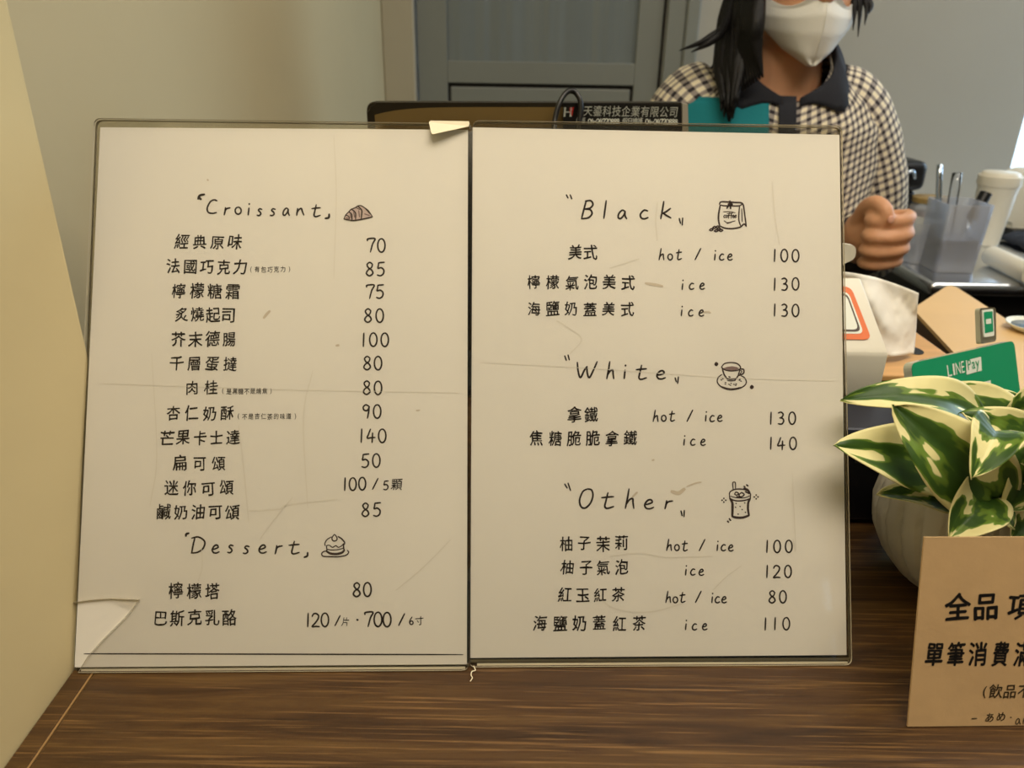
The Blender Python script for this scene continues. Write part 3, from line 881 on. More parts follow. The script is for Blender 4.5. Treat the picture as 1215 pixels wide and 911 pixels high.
for pts, wd in (([(340, 225), (360, 180), (420, 168), (560, 175), (700, 185), (800, 190), (850, 230), (870, 330), (890, 480), (920, 700)], 2.0),
                ([(350, 240), (450, 255), (620, 260), (770, 255), (830, 220)], 1.7), ([(355, 250), (325, 420), (320, 560), (345, 690)], 2.2), ([(345, 690), (450, 735), (600, 750), (780, 720), (870, 650), (915, 695)], 2.0),
                ([(775, 260), (760, 420), (760, 570), (800, 700)], 1.7), ([(820, 320), (825, 470), (830, 600)], 1.3), ([(500, 310), (530, 260)], 2.2), ([(580, 320), (575, 270)], 2.2),
                ([(540, 230), (610, 230)], 4.5), ([(560, 160), (600, 240)], 3.5), ([(420, 385), (560, 385), (680, 405)], 1.1), ([(500, 425), (600, 420)], .8), ([(440, 580), (520, 620), (680, 580)], 1.1), ([(500, 640), (600, 610)], 1.0)):
    k.stroke(T(pts), wd * .86, 5)
for c, x0, x1 in (('c', 430, 475), ('o', 480, 520), ('f', 525, 570), ('f', 575, 620), ('e', 620, 660), ('e', 665, 710)):
    k.latin(c, 835 + x0 / 18.2, 835 + x1 / 18.2, 230 + 410 / 18.2, 230 + 510 / 18.2, 1.0)
for x, y in ((160, 770), (230, 720), (300, 710), (265, 790), (370, 785), (320, 750)):
    k.stroke(T([(x - 40, y + 12), (x, y - 18), (x + 42, y), (x, y + 25), (x - 38, y + 10)]), 1.5, 4)
k.done('illustration', M_sepia, SR, 'small line drawing of a coffee bag with beans')
k, T = pic(AX_R, PR, 840, 420, 18.2)
k.fill(T([(335, 305), (420, 275), (520, 262), (620, 278), (675, 308), (600, 345), (500, 355), (400, 342)]), 1)
for pts, wd in (([(300, 270), (360, 205), (500, 182), (640, 210), (705, 290), (650, 345), (500, 362), (370, 340), (300, 290), (300, 270)], 1.6), ([(310, 310), (350, 440), (420, 540)], 1.9), ([(690, 330), (650, 470), (580, 560)], 1.7),
                ([(420, 530), (500, 545), (590, 530)], 1.3), ([(420, 570), (500, 578), (590, 570)], 1.4), ([(690, 320), (770, 330), (770, 410), (700, 450), (650, 465)], 1.9), ([(705, 350), (730, 380), (690, 430)], 1.2),
                ([(300, 440), (220, 510), (205, 610), (280, 700), (400, 755), (520, 770), (680, 740), (790, 680), (830, 600), (790, 510), (720, 470)], 1.6), ([(270, 690), (420, 735), (560, 745), (720, 710)], 1.0),
                ([(450, 490), (480, 500)], 1.8)):
    k.stroke(T(pts), wd * .86, 5)
for x, y in ((290, 555), (320, 530), (380, 610), (375, 645), (455, 650), (500, 630), (485, 670), (560, 650), (610, 640), (600, 670), (680, 560), (715, 580), (690, 540)):
    k.stroke(T([(x - 12, y), (x + 12, y + 6)]), 1.1, 2)
for x, y in ((178, 215), (945, 712)):
    k.stroke(T([(x - 25, y), (x, y - 28), (x + 26, y), (x, y + 28), (x - 25, y + 5)]), 2.0, 4); k.stroke(T([(x - 8, y), (x + 8, y)]), 1.8, 2)
k.done('illustration', [M_sepia, M_mauve_dark], SR, 'small line drawing of a coffee cup on its saucer')
k, T = pic(AX_R, PR, 845, 565, 16.57)
for pts, wd in (([(415, 270), (405, 130), (455, 125), (460, 240)], 1.5), ([(340, 380), (350, 310), (440, 258), (560, 250), (680, 275), (750, 340), (750, 420)], 1.6), ([(340, 380), (360, 440), (470, 480), (620, 475), (740, 440), (750, 400)], 1.7),
                ([(360, 390), (480, 420), (640, 420), (745, 380)], 1.2), ([(355, 440), (395, 520), (400, 650), (395, 790)], 3.2), ([(745, 440), (710, 520), (705, 650), (725, 770)], 2.8), ([(395, 790), (480, 810), (600, 810), (725, 770)], 3.0),
                ([(440, 350), (470, 310), (520, 340), (480, 370), (440, 350)], 1.6), ([(540, 350), (580, 320), (630, 360), (580, 400), (530, 385), (540, 350)], 1.6), ([(480, 400), (560, 410)], 1.8), ([(620, 240), (690, 260), (740, 320)], 2.6), ([(650, 300), (730, 340)], 1.8)):
    k.stroke(T(pts), wd * .86, 5)
for x, y in ((470, 530), (640, 520), (550, 590), (590, 650), (460, 605), (655, 705), (510, 740)):
    k.stroke(T([(x - 8, y), (x + 8, y + 6)]), 1.3, 2)
for x, y in ((230, 470), (865, 405)):
    for dx, dy in ((0, -45), (45, 0), (0, 45), (-45, 0)): k.stroke(T([(x + dx * .6, y + dy * .6), (x + dx, y + dy)]), 1.6, 2)
for a_, b_ in (((625, 195), (650, 215)), ((675, 165), (705, 190)), ((335, 830), (365, 870)), ((300, 880), (325, 905))): k.stroke(T([a_, b_]), 1.7, 2)
k.done('illustration', M_sepia, SR, 'small line drawing of an iced drink with a straw')
# strip of tape over the top of the left holder
o, a, b, n = AX_L
bm = bmesh.new()
tp = [on_plane(u, v, o + n * .0004, n) for u, v in ((509, 145.5), (511, 143.7), (556.5, 144.5), (557.2, 147), (556, 150.5), (517, 162), (513.5, 162.5), (512, 160))]
tp = [p + n * (.0035 * max(0, (i in (5, 6, 7)))) for i, p in enumerate(tp)]
add_prism(bm, tp, n * .0008)
tag(build('tape_flap', bm, M_tape, base=tp[0]), 'small folded scrap of cream tape stuck on the top edge of the left holder', 'tape')
# frayed plastic thread at the join of the two holders
bm = bmesh.new()
z = .0012
pts = [on_plane(562, 790, AX_R[0] + AX_R[3] * .0012, AX_R[3])] + [at_z(u, v, z) for u, v in ((564, 795), (560, 796.5), (559, 801), (560.5, 804), (558, 808))]
add_tube(bm, pts, .0003, 6, k=4)
tag(build('plastic_thread', bm, M_tape, base=pts[1], smooth=True), 'thin frayed white plastic thread at the foot between the two holders', 'thread')

# ---------------------------------------------------------------- kraft card in front of the pot
c0 = at_z(1077, 862, .0006); c1 = at_z(1215, 860.5, .0006)
ca = (c1 - c0); ca.z = 0; ca.normalize()
chn = Vector((-ca.y, ca.x, 0))
# the left edge's top corner: the point of that ray in the vertical plane through c0 across the card
d = ray(1097, 637.5); pn = ca
tt = (c0 - camC).dot(pn) / d.dot(pn)
ctop = camC + d * tt
cb = (ctop - c0); CH = cb.length; cb.normalize()
cn = ca.cross(cb)
CW = .150
card = root('kraft_card', c0 + ca * (CW / 2), 'brown kraft card with black handwriting leaning on the white plant pot', 'card')
bm = bmesh.new()
add_prism(bm, [c0, c0 + ca * CW, c0 + ca * CW + cb * CH, c0 + cb * CH], -cn * .0012)
build('card_board', bm, M_kraft, card)
kk = Ink(c0, ca, cb, cn, .0002)
def big(ch, u0, u1, v0, v1, fat=.022, jit=.7):
    h_ = (v1 - v0); kk.han(ch, (u0 + u1) / 2 - h_ / 2, (u0 + u1) / 2 + h_ / 2, (v0 + v1) / 2, h_, 0, jit, 0, fat, (u1 - u0) / h_)
for ch, u0, u1 in (('全', 1122, 1152), ('品', 1155, 1185), ('項', 1196, 1226)): big(ch, u0, u1, 703, 736)
kk.done('lettering', M_kraft_ink, card)
kk = Ink(c0, ca, cb, cn, .0002)
for ch, u0, u1 in (('單', 1098, 1119.5), ('筆', 1124, 1145), ('消', 1150, 1171.5), ('費', 1178, 1197), ('滿', 1204, 1226)): big(ch, u0, u1, 761, 791, .02)
kk.done('lettering', M_kraft_ink, card)
kk = Ink(c0, ca, cb, cn, .0002)
kk.han('(', 1161, 1174, 821, 15, 0, .3); kk.han('飲品不', 1173, 1224, 820, 17, 0, .6, 0, .014, .9)
kk.word('-', 1153, 1159, 852, 12, 1.4); kk.han('あめ', 1168, 1194, 850.5, 12, 0, .8, 0, .015); kk.stroke([(1199, 851), (1200, 851)], 1.5); kk.word('an', 1205, 1220, 852.5, 13, 1.3)
kk.done('lettering', M_kraft_ink2, card, 'fainter small writing')

# ---------------------------------------------------------------- the plant in its ribbed pot
py0 = .408
pl_ = at_y(1033.5, 655, py0)
PR_ = .0600
pc = Vector((pl_.x + PR_, py0, 0))
plant = root('potted_pothos', pc, 'cream and green variegated pothos in a ribbed white pot behind the kraft card', 'plant')
bm = bmesh.new()
prof = [(.022, .0005), (.030, .001), (.040, .008), (.050, .020), (.0575, .035), (.060, .050), (.058, .066), (.052, .080), (.046, .088), (.043, .090), (.041, .088), (.041, .080), (.02, .078), (.001, .078)]
def ribs(a_, f):
    w_ = min(1, max(0, (f - .1) / .2)) * min(1, max(0, (.66 - f) / .12))
    s = (a_ * 26 / (2 * math.pi) + f * 2.6) % 1.0
    return 1 - w_ * .05 * math.exp(-((s - .5) / .09) ** 2)
pp = []
for i in range(len(prof) - 1):
    for s in range(4 if i < 8 else 2):
        t = s / (4 if i < 8 else 2)
        pp.append((prof[i][0] * (1 - t) + prof[i + 1][0] * t, prof[i][1] * (1 - t) + prof[i + 1][1] * t))
pp.append(prof[-1])
add_lathe(bm, pp, pc, 240, 0, ribs)
build('pot', bm, M_white_pot, plant, smooth=True)
bm = bmesh.new(); add_lathe(bm, [(.0405, .0785), (.0405, .0835), (.025, .086), (.001, .087)], pc, 32)
build('soil', bm, M_soil, plant, smooth=True)
def leaf(base, tip, nrm, hw, arch=.18, fold=.35, droop=.1, seed=0, twist=0.0, stem=True, wave=.08):
    ax = tip - base; ln = ax.length; ax = ax.normalized()
    nr = (nrm - ax * nrm.dot(ax)).normalized()
    sd = ax.cross(nr)
    if twist:
        rot = Matrix.Rotation(twist, 3, ax); nr = rot @ nr; sd = rot @ sd
    bm = bmesh.new(); uv = bm.loops.layers.uv.new('UVMap')
    rnd = random.Random(seed)
    ph = rnd.uniform(0, 6)
    def wprof(t):
        return (max(0, t + .03) ** .42) * (max(0, 1 - t) ** .72) * 1.62
    def fn(s, q):
        t = s; v = q * 2 - 1
        c = base + ax * (ln * t) + nr * (arch * ln * (math.sin(math.pi * t ** .9)) - droop * ln * t * t)
        hwid = hw * wprof(t)
        wavez = wave * hw * math.sin(ph + t * 9 + v * 1.5) * abs(v) ** 2
        lift = fold * hwid * (abs(v) ** 1.4)
        back = -.10 * ln * abs(v) * (1 - t) ** 3          # heart lobes reach behind the stalk
        groove = -.02 * hw * math.exp(-(v * 9) ** 2)
        return c + sd * (hwid * v * (1 - .12 * fold)) + nr * (lift + wavez + groove) + ax * back
    add_grid(bm, fn, 26, 16, 0, uv, lambda s, q: (s + seed * 3.7, q))
    me = bpy.data.meshes.new('leaf'); bm.to_mesh(me); bm.free(); me.materials.append(M_leaf); me.shade_smooth()
    o = link_mesh('leaf', me, plant)
    so = o.modifiers.new('thickness', 'SOLIDIFY'); so.thickness = .0005
    return o
stem_bm = bmesh.new()
LEAVES = [
 # base px, y / tip px, y / half width px / normal / fold / arch / droop / twist
 ((1218, 496), .425, (1128, 464), .44, 26, (.1, -.6, .8), .25, .10, .05, .1),
 ((1195, 560), .372, (1240, 500), .345, 34, (.0, -.7, .7), .3, .14, .05, .0),
 ((1150, 590), .362, (1205, 622), .338, 30, (.1, -.6, .8), .35, .12, .1, .0),
 ((1125, 560), .385, (990, 529), .362, 56, (-.1, -.75, .65), .30, .10, .0, 0),
 ((1178, 592), .350, (1060, 480), .365, 62, (-.45, -.75, .45), .22, .12, .0, .1),
 ((1160, 500), .395, (1006, 468), .378, 38, (-.1, -.55, .85), .25, .14, .06, .0),
 ((1212, 508), .415, (1082, 466), .425, 40, (.0, -.6, .8), .15, .15, .08, -.15),
 ((1232, 545), .370, (1140, 490), .375, 42, (.2, -.7, .7), .25, .12, .0, -.1),
 ((1180, 512), .350, (1158, 561), .318, 40, (.0, -.35, .95), .45, .18, .1, .0),
 ((1165, 590), .352, (1130, 636), .325, 44, (.05, -.60, .80), .50, .12, .1, .0),
 ((1140, 605), .375, (1040, 586), .370, 32, (-.1, -.35, .9), .45, .06, .0, .0),
 ((1228, 540), .362, (1196, 606), .345, 46, (.1, -.85, .5), .25, .1, .05, .0),
 ((1205, 510), .40, (1232, 452), .40, 30, (-.3, -.8, .5), .3, .08, .0, .0),
 ((1225, 590), .37, (1205, 640), .345, 34, (.2, -.8, .6), .3, .1, .1, .0),
 ((1110, 540), .42, (1095, 470), .45, 34, (-.2, -.7, .7), .3, .1, .0, .0),
 ((1190, 540), .42, (1180, 470), .44, 36, (.1, -.7, .7), .3, .1, .0, .0),
 ((1120, 585), .40, (1060, 560), .41, 30, (-.3, -.6, .7), .3, .1, .0, .0),
 ((1250, 560), .39, (1330, 520), .37, 44, (.2, -.7, .7), .3, .1, .0, .0),
 ((1260, 590), .37, (1320, 620), .34, 40, (.2, -.7, .7), .3, .1, .1, .0),
 ((1250, 520), .42, (1300, 460), .43, 38, (.2, -.7, .7), .3, .1, .0, .0),
 ((1230, 530), .35, (1262, 590), .32, 40, (.1, -.7, .7), .35, .1, .1, .0),
]
seeds = [26, 31, 28, 3, 12, 5, 8, 21, 2, 17, 9, 14, 6, 11, 4, 19, 23, 7, 13, 15, 20]
for i, (bp, by, tp_, ty, hwp, nv, fold, arch, droop, tw) in enumerate(LEAVES):
    B, T_ = at_y(bp[0], bp[1], by), at_y(tp_[0], tp_[1], ty)
    m_ = (B + T_) / 2
    pxm = (m_ - camC).dot(camF) / FPX
    leaf(B, T_, Vector(nv), hwp * pxm, arch, fold, droop, seeds[i], tw)
    g = pc + Vector(((B.x - pc.x) * .25, (B.y - pc.y) * .25, .082))
    add_tube(stem_bm, [g, g.lerp(B, .5) + Vector((0, 0, .012)), B + (T_ - B) * .04], [.0022, .002, .0014], 8)
build('stem', stem_bm, M_stem, plant, smooth=True)

# ---------------------------------------------------------------- black receipt printer and white card reader
bxy = .470
x0 = at_y(975, 560, bxy).x; x1 = .283
prn = root('receipt_printer', ((x0 + x1) / 2, bxy + .06, 0), 'black box-shaped receipt printer standing behind the drinks menu and plant', 'printer')
zt = at_y(1025, 510, bxy).z
bm = bmesh.new(); add_box(bm, (x0, bxy, .003), (x1, bxy + .118, zt - .006), .003)
build('body', bm, M_blackbox, prn)
bm = bmesh.new(); add_box(bm, (x0, bxy + .0005, zt - .0058), (x1, bxy + .118, zt), .0025)
build('lid', bm, M_lid_sheen, prn)
bm = bmesh.new(); add_box(bm, (x0 + .03, bxy - .001, zt - .026), (x1 - .04, bxy + .002, zt - .022))
build('paper_slot', bm, M_gap, prn)
for fx in (x0 + .012, x1 - .012):
    for fy in (bxy + .012, bxy + .106):
        bm = bmesh.new(); add_lathe(bm, [(.006, 0), (.006, .0029)], (fx, fy, 0), 16); build('foot', bm, M_cable, prn)
# card reader: a wedge with an orange outlined pad on its sloping face
f0 = at_z(1043, 471, zt)
ry = f0.y
q1 = at_y(1043, 418, ry)                       # top of front face, right end
rz1 = q1.z
rdx = .115                                      # width to the left, mostly hidden by the menu
# sloping face rises to the back
rby = ry + .040
qb = at_y(1012, 331, rby)
rz2 = qb.z
reader = root('card_reader', (f0.x - rdx / 2, ry + .02, zt), 'white wedge card reader with an orange outlined pad, standing on the black printer', 'card reader')
bm = bmesh.new()
side = [(ry, zt + .0005), (rby + .012, zt + .0005), (rby + .012, rz2 - .004), (rby + .004, rz2), (ry + .002, rz1 + .001), (ry, rz1 - .002)]
shift = Vector((min(0, qb.x - q1.x), 0, 0))
def rp(s, p, xx):
    f = (p[1] - rz1) / (rz2 - rz1) if p[1] > rz1 else 0
    return Vector((xx + shift.x * f * (1 if s else -.2), p[0], p[1]))
A_ = [bm.verts.new(rp(0, p, f0.x - rdx)) for p in side]; B_ = [bm.verts.new(rp(1, p, f0.x)) for p in side]
bm.faces.new(A_); bm.faces.new(list(reversed(B_)))
for i in range(len(side)):
    j = (i + 1) % len(side)
    bm.faces.new((A_[i], A_[j], B_[j], B_[i]))
bmesh.ops.bevel(bm, geom=list(bm.edges), offset=.002, segments=2, affect='EDGES', profile=.5)
build('housing', bm, M_white_plastic, reader, smooth=True, angle=40)
so = Vector((f0.x, ry + .002, rz1 + .001)); sb = (Vector((f0.x + shift.x, rby + .004, rz2)) - so); sL = Vector((0, sb.y, sb.z)).length
sbv = Vector((0, sb.y, sb.z)).normalized(); sav = Vector((1, 0, 0)); sn = sav.cross(sbv)
kk = Ink(so, sav, sbv, sn, .0008)
def pad(kk, in_, mi, lift):
    pts = rounded([(-.1 + in_, in_ + .008), (-.0115 - in_ * 1.15, in_ + .008), (-.0115 + shift.x * .80 - in_ * .6, sL - .008 - in_), (-.1 + in_, sL - .008 - in_)], .006 - in_ * .2, 4)
    vs = [kk.bm.verts.new(kk.w(p) + sn * lift) for p in pts]; f = kk.bm.faces.new(vs); f.material_index = mi
pad(kk, 0, 0, 0); pad(kk, .0046, 1, .0002); pad(kk, .0062, 2, .0004); pad(kk, .0078, 1, .0006)
kk.done('tap_pad', [M_orange, M_whiteprint, M_boardedge], reader, 'orange outlined pad')
# small rounded white tab that peeks out above, at the back of the reader
tb = at_y(1004, 300, rby + .014)
bm = bmesh.new()
tprof = rounded([(tb.x - .05, rz2 - .02), (tb.x - .001, rz2 - .02), (tb.x - .002, tb.z - .009), (tb.x + .0075, tb.z - .004), (tb.x + .006, tb.z + .006), (tb.x - .004, tb.z + .0075), (tb.x - .05, tb.z + .008)], [0, .001, .004, .004, .004, .004, 0], 4)
add_prism(bm, [Vector((p[0], rby + .0125, p[1])) for p in tprof], Vector((0, .003, 0)))
build('back_tab', bm, M_white_plastic, reader, label='rounded white tab rising behind the reader')

# ---------------------------------------------------------------- wooden tissue box with its tissue
tz = .062
ta = at_z(1046, 445, tz); tbk = at_z(1083, 398, tz)
tx0, tx1, ty0, ty1 = ta.x - .10, ta.x + .085, ta.y, tbk.y + .035
tbox = root('tissue_box', ((tx0 + tx1) / 2, (ty0 + ty1) / 2, 0), 'light wooden tissue box behind the card reader', 'tissue box')
bm = bmesh.new(); add_box(bm, (tx0, ty0, tz - .006), (tx1, ty1, tz), .0015)
build('lid', bm, M_lightwood, tbox)
bm = bmesh.new(); add_box(bm, (tx0 + .003, ty0 + .003, .0005), (tx1 - .003, ty1 - .003, tz - .0062), .001)
build('box_body', bm, M_boardedge, tbox, label='dark brown lower part')
hp = at_z(1083, 416, tz)
bm = bmesh.new()
add_prism(bm, [Vector((hp.x + .009 * math.cos(i * math.pi / 12), hp.y + .011 * math.sin(i * math.pi / 12), tz + .0002)) for i in range(24)], Vector((0, 0, .0003)))
build('finger_hole', bm, M_gap, tbox)
# tissue: a crumpled sheet pulled up out of the slot
tis_y = ty0 + .035
def tis(s, t):
    # s across (left to right), t bottom to top
    top = Vector((996 + 94 * s, 322 + 26 * s ** 1.2 - 3 * math.sin(s * 3))).to_3d()
    bot = Vector((1010 + 74 * s, 428 - 8 * s)).to_3d()
    p = bot.lerp(top, t)
    yy = tis_y + .010 * math.sin(s * 7 + t * 3.0) * (1 - .4 * t) + .009 * noise.noise(Vector((s * 3.2 + t * 2, t * 2.4 - s * 2, 1))) + .0022 * abs(noise.noise(Vector((s * 9 - t * 5, t * 3 + s * 5, 4)))) + .012 * t
    q = at_y(p.x, p.y, yy)
    return q
bm = bmesh.new(); add_grid(bm, tis, 40, 24)
me_t = build('tissue', bm, M_tissue, base=at_y(1045, 424, tis_y), smooth=True)
so_ = me_t.modifiers.new('thickness', 'SOLIDIFY'); so_.thickness = .0006
tag(me_t, 'crumpled white tissue pulled up out of the wooden tissue box', 'tissue')

# ---------------------------------------------------------------- tan board box and small dish
bz = .052
cs = [at_z(u, v, bz) for u, v in ((1083, 366), (1128, 336), (1290, 440), (1190, 480))]
cen = sum(cs, Vector()) / 4
tray = root('wooden_tray', (cen.x, cen.y, 0), 'tan wooden tray with dark brown sides behind the green payment sign', 'tray')
pts = rounded([(c.x, c.y) for c in cs], [.012, .025, .025, .012], 6)
bm = bmesh.new(); add_prism(bm, [Vector((p[0], p[1], bz - .004)) for p in pts], Vector((0, 0, .004)))
build('tray_top', bm, M_tanboard, tray)
bm = bmesh.new()
for i, (za, zb, sc_) in enumerate(((.0005, .016, .985), (.017, .032, .985), (.033, bz - .0045, .985), (.015, .034, .975))):
    add_prism(bm, [Vector((cen.x + (p[0] - cen.x) * sc_, cen.y + (p[1] - cen.y) * sc_, za)) for p in pts], Vector((0, 0, zb - za)))
build('tray_side', bm, M_boardedge, tray, label='dark brown layered sides')
dz_ = bz + .0003
dc = at_z(1222, 392, dz_)
dish = root('small_dish', (dc.x, dc.y, dz_), 'small white rimmed dish at the right edge, on the tan tray', 'dish')
bm = bmesh.new(); add_lathe(bm, [(.012, 0), (.016, .001), (.024, .007), (.0245, .008), (.023, .0078), (.015, .0025), (.001, .002)], dc, 40)
build('dish_body', bm, M_whiteprint, dish, smooth=True)
bm = bmesh.new(); add_lathe(bm, [(.001, .0028), (.0145, .003), (.0185, .0055), (.001, .0054)], dc, 32)
build('dish_filling', bm, mat('blue_grey_glaze', rgb(120, 145, 175), .15), dish, smooth=True)

# ---------------------------------------------------------------- green payment sign
sy = .535
sTL = at_y(1079, 431, sy); sz = sTL.z
sTR = at_z(1201, 404, sz)
sa = Vector((sTR.x - sTL.x, sTR.y - sTL.y, 0)); SW = sa.length; sa.normalize()
sb_ = (Vector((0, 0, 1)) + Vector((-sa.y, sa.x, 0)) * .42).normalized()
sn_ = sa.cross(sb_)
sBL = sTL - sb_ * (sz / sb_.z) + Vector((0, 0, .004))
SH = (sTL - sBL).length
sign = root('payment_sign', sBL + sa * (SW / 2) - Vector((0, 0, .0038)), 'green LINE Pay acrylic sign standing behind the plant', 'sign')
def SP(s, t, d=0): return sBL + sa * s + sb_ * t + sn_ * d
outl = rounded([(0, 0), (SW, 0), (SW, SH), (0, SH)], [.002, .002, .006, .006], 5)
bm = bmesh.new(); add_prism(bm, [SP(p[0], p[1], -.0005) for p in outl], -sn_ * .007, 0, 1)
M_sign_edge = mat('sign_acrylic_edge', rgb(188, 186, 160), .2, coat=.5)
build('acrylic_block', bm, [M_sign_edge, M_sign_edge], sign)
bm = bmesh.new(); add_prism(bm, [SP(p[0], p[1], -.0004) for p in outl], sn_ * .0004)
build('green_face', bm, M_green, sign)
bm = bmesh.new(); add_box(bm, (-SW / 2 - .005, -.012, -.0), (SW / 2 + .005, .016, .0042), .001, M=Matrix.Translation(sBL + sa * SW / 2 - Vector((0, 0, .0038))) @ Matrix.Rotation(math.atan2(sa.y, sa.x), 4, 'Z'))
build('base', bm, M_sign_edge, sign)
kk = Ink(SP(0, 0), sa, sb_, sn_, .0003)
def blk(kk, txt, u0, u1, vc0, vc1, h, mi, bold=1.0):
    n_ = len(txt)
    for i, c in enumerate(txt):
        vs, fs, bb = glyph(c)
        ucs = u0 + (u1 - u0) * (i + .5) / n_; vcs = vc0 + (vc1 - vc0) * (i + .5) / n_
        q0 = kk.loc(ucs, vcs); sc_ = h * kk.px(ucs, vcs) / .73
        cx_, cy_ = (bb[0] + bb[1]) / 2, .365 if c not in 'y' else .365
        for dx in ((0, .025, -.025) if bold > 1 else (0,)):
            new = [kk.bm.verts.new(kk.w((q0.x + (p.x - cx_ + dx) * sc_, q0.y + (p.y - cy_) * sc_))) for p in vs]
            for f in fs:
                try: ff = kk.bm.faces.new([new[j] for j in f]); ff.material_index = mi
                except ValueError: pass
def fit(kk, ch, ua, ub, va, vb, h, mi, fat=.02):
    vs, fs, bb = glyph(ch, fat)
    qa, qb = kk.loc(ua, va), kk.loc(ub, vb); hh = h * kk.px(ua, va)
    up = Vector((0, 1)); new = []
    for p in vs:
        q = qa.lerp(qb, (p.x - bb[0]) / (bb[1] - bb[0])) + up * hh * (p.y / .733)
        new.append(kk.bm.verts.new(kk.w(q)))
    for f in fs:
        try: ff = kk.bm.faces.new([new[j] for j in f]); ff.material_index = mi
        except ValueError: pass
for ch, ua, ub in (('L', 1125, 1130), ('I', 1131.6, 1133.6), ('N', 1135, 1140.3), ('E', 1141.6, 1145)):
    fit(kk, ch, ua, ub, 447 - (ua - 1125) * .27, 447 - (ub - 1125) * .27, 10, 0)
kk.fill([(1146, 427.5), (1164, 423), (1165, 439.5), (1147, 444.5)], 0)
kk.o = kk.o + sn_ * .0003
for ch, ua, ub in (('P', 1149, 1153), ('a', 1153.8, 1157.6), ('y', 1158.2, 1162.8)):
    fit(kk, ch, ua, ub, 439 - (ua - 1149) * .25, 439 - (ub - 1149) * .25, 9, 1)
kk.fill([(1158, 455.5), (1175.5, 451), (1177, 475), (1159, 480)], 0)
kk.done('lettering', [M_whiteprint, M_green], sign, 'white lettering and a blank white panel')
# clear tab with the little green phone card on top of the sign
def SPpx(u, v): 
    p = on_plane(u, v, sBL, sn_) - sBL; return p.dot(sa), p.dot(sb_)
tabp = rounded([SPpx(1168, 408), SPpx(1186.5, 404.5), SPpx(1186, 364), SPpx(1166.5, 365)], .003, 4)
bm = bmesh.new(); add_prism(bm, [SP(p[0], p[1], -.003) for p in tabp], -sn_ * .004, 0, 1)
build('clear_tab', bm, [M_clearglass, M_sign_edge], sign)
def card_px(q, r_, d0, d1, m_, nm, par):
    bm = bmesh.new()
    add_prism(bm, [SP(p[0], p[1], d0) for p in rounded([SPpx(*p) for p in q], r_, 3)], sn_ * (d1 - d0))
    return build(nm, bm, m_, par)
ph_ = card_px([(1168.5, 367.5), (1181, 366), (1182.5, 398), (1170.5, 400)], .0015, -.0028, -.0018, M_whiteprint, 'phone_card', sign)
card_px([(1169.7, 370), (1180, 368.8), (1181, 393), (1171.2, 395)], .0006, -.0018, -.0016, M_green, 'phone_screen', ph_)
card_px([(1172, 378.5), (1178, 377.6), (1178.3, 383.5), (1172.3, 384.3)], .0003, -.0016, -.0014, M_whiteprint, 'phone_badge', ph_)

# ---------------------------------------------------------------- point of sale monitor behind the menus
mL = at_y(435, 121.5, .655); mR_ = at_z(812, 122, mL.z)
ma = Vector((mR_.x - mL.x, mR_.y - mL.y, 0)); MW = ma.length; ma.normalize()
mh = Vector((-ma.y, ma.x, 0))                        # away from the photographer
mb = (Vector((0, 0, 1)) - mh * .12).normalized()   # top leans towards the photographer
mn = ma.cross(mb)
mcen = mL + ma * (MW / 2)
pos = root('pos_monitor', (mcen.x + .02, mcen.y + .06, 0), 'dark bronze till monitor seen from behind over the tops of the menus', 'monitor')
def MP(s, t, d=0): return mL + ma * s + mb * t + mn * d
MHt = .235
bm = bmesh.new()
outl = rounded([(0, -MHt), (MW, -MHt), (MW, 0), (0, 0)], [.008, .008, .004, .008], 5)
add_prism(bm, [MP(p[0], p[1], 0) for p in outl], -mn * .007)
bmesh.ops.bevel(bm, geom=[e for e in bm.edges if all(len(f.verts) > 4 or True for f in e.link_faces) and any(len(f.verts) > 4 for f in e.link_faces)], offset=.002, segments=2, affect='EDGES')
build('screen_housing', bm, mat('dark_bronze_plastic', rgb(44, 38, 26), .35), pos, smooth=True, angle=40)
bm = bmesh.new()
def shell(s, t):
    x = .006 + s * (MW - .012)
    top = -.0035 - .006 * abs(2 * s - 1) ** 6
    y = top + (-.05 - top) * t
    return MP(x, y, .0006 + .004 * math.sin(min(1, t * 1.2) * math.pi / 2))
add_grid(bm, shell, 30, 8)
build('back_shell', bm, M_bronze, pos, smooth=True)
bm = bmesh.new()
def hump(s, t):
    x = .02 + s * (MW - .04)
    y = -.020 - .012 * (2 * s - 1) ** 2 - .16 * t
    return MP(x, y, .004 + .028 * math.sin(min(1, t * 2.5) * math.pi / 2) * (1 - .5 * abs(2 * s - 1) ** 4))
add_grid(bm, hump, 30, 16)
build('rear_cover', bm, M_blackbox, pos, smooth=True)
bm = bmesh.new()
add_box(bm, (-.09, -.07, .0005), (.09, .075, .012), .004, M=Matrix.Translation((mcen.x + .02, mcen.y + .06, 0)))
build('base', bm, M_blackbox, pos)
bm = bmesh.new()
pb = Vector((mcen.x + .02, mcen.y + .07, .010)); pt = MP(MW / 2, -.16, -.015)
add_tube(bm, [pb, pb.lerp(pt, .5) + Vector((0, .012, 0)), pt], [.022, .02, .018], 16, flat=((0, 1, 0), .6))
build('neck', bm, M_blackbox, pos, smooth=True)
def MPpx(u, v, d=.0):
    p = on_plane(u, v, mL + mn * d, mn) - mL; return p.dot(ma), p.dot(mb)
SD = .0058
bm = bmesh.new()
add_prism(bm, [MP(*MPpx(u, v, SD), SD) for u, v in ((668, 122), (808, 123.5), (809, 158), (668, 158))], mn * .0006)
stk = build('sticker', bm, M_sticker, pos, label='black contact sticker with white lettering')
kk = Ink(MP(0, 0, SD + .0006), ma, mb, mn, .0003)
kk.han('天鎏科技企業有限公司', 692, 805, 131.5, 11.5, .012, .15)
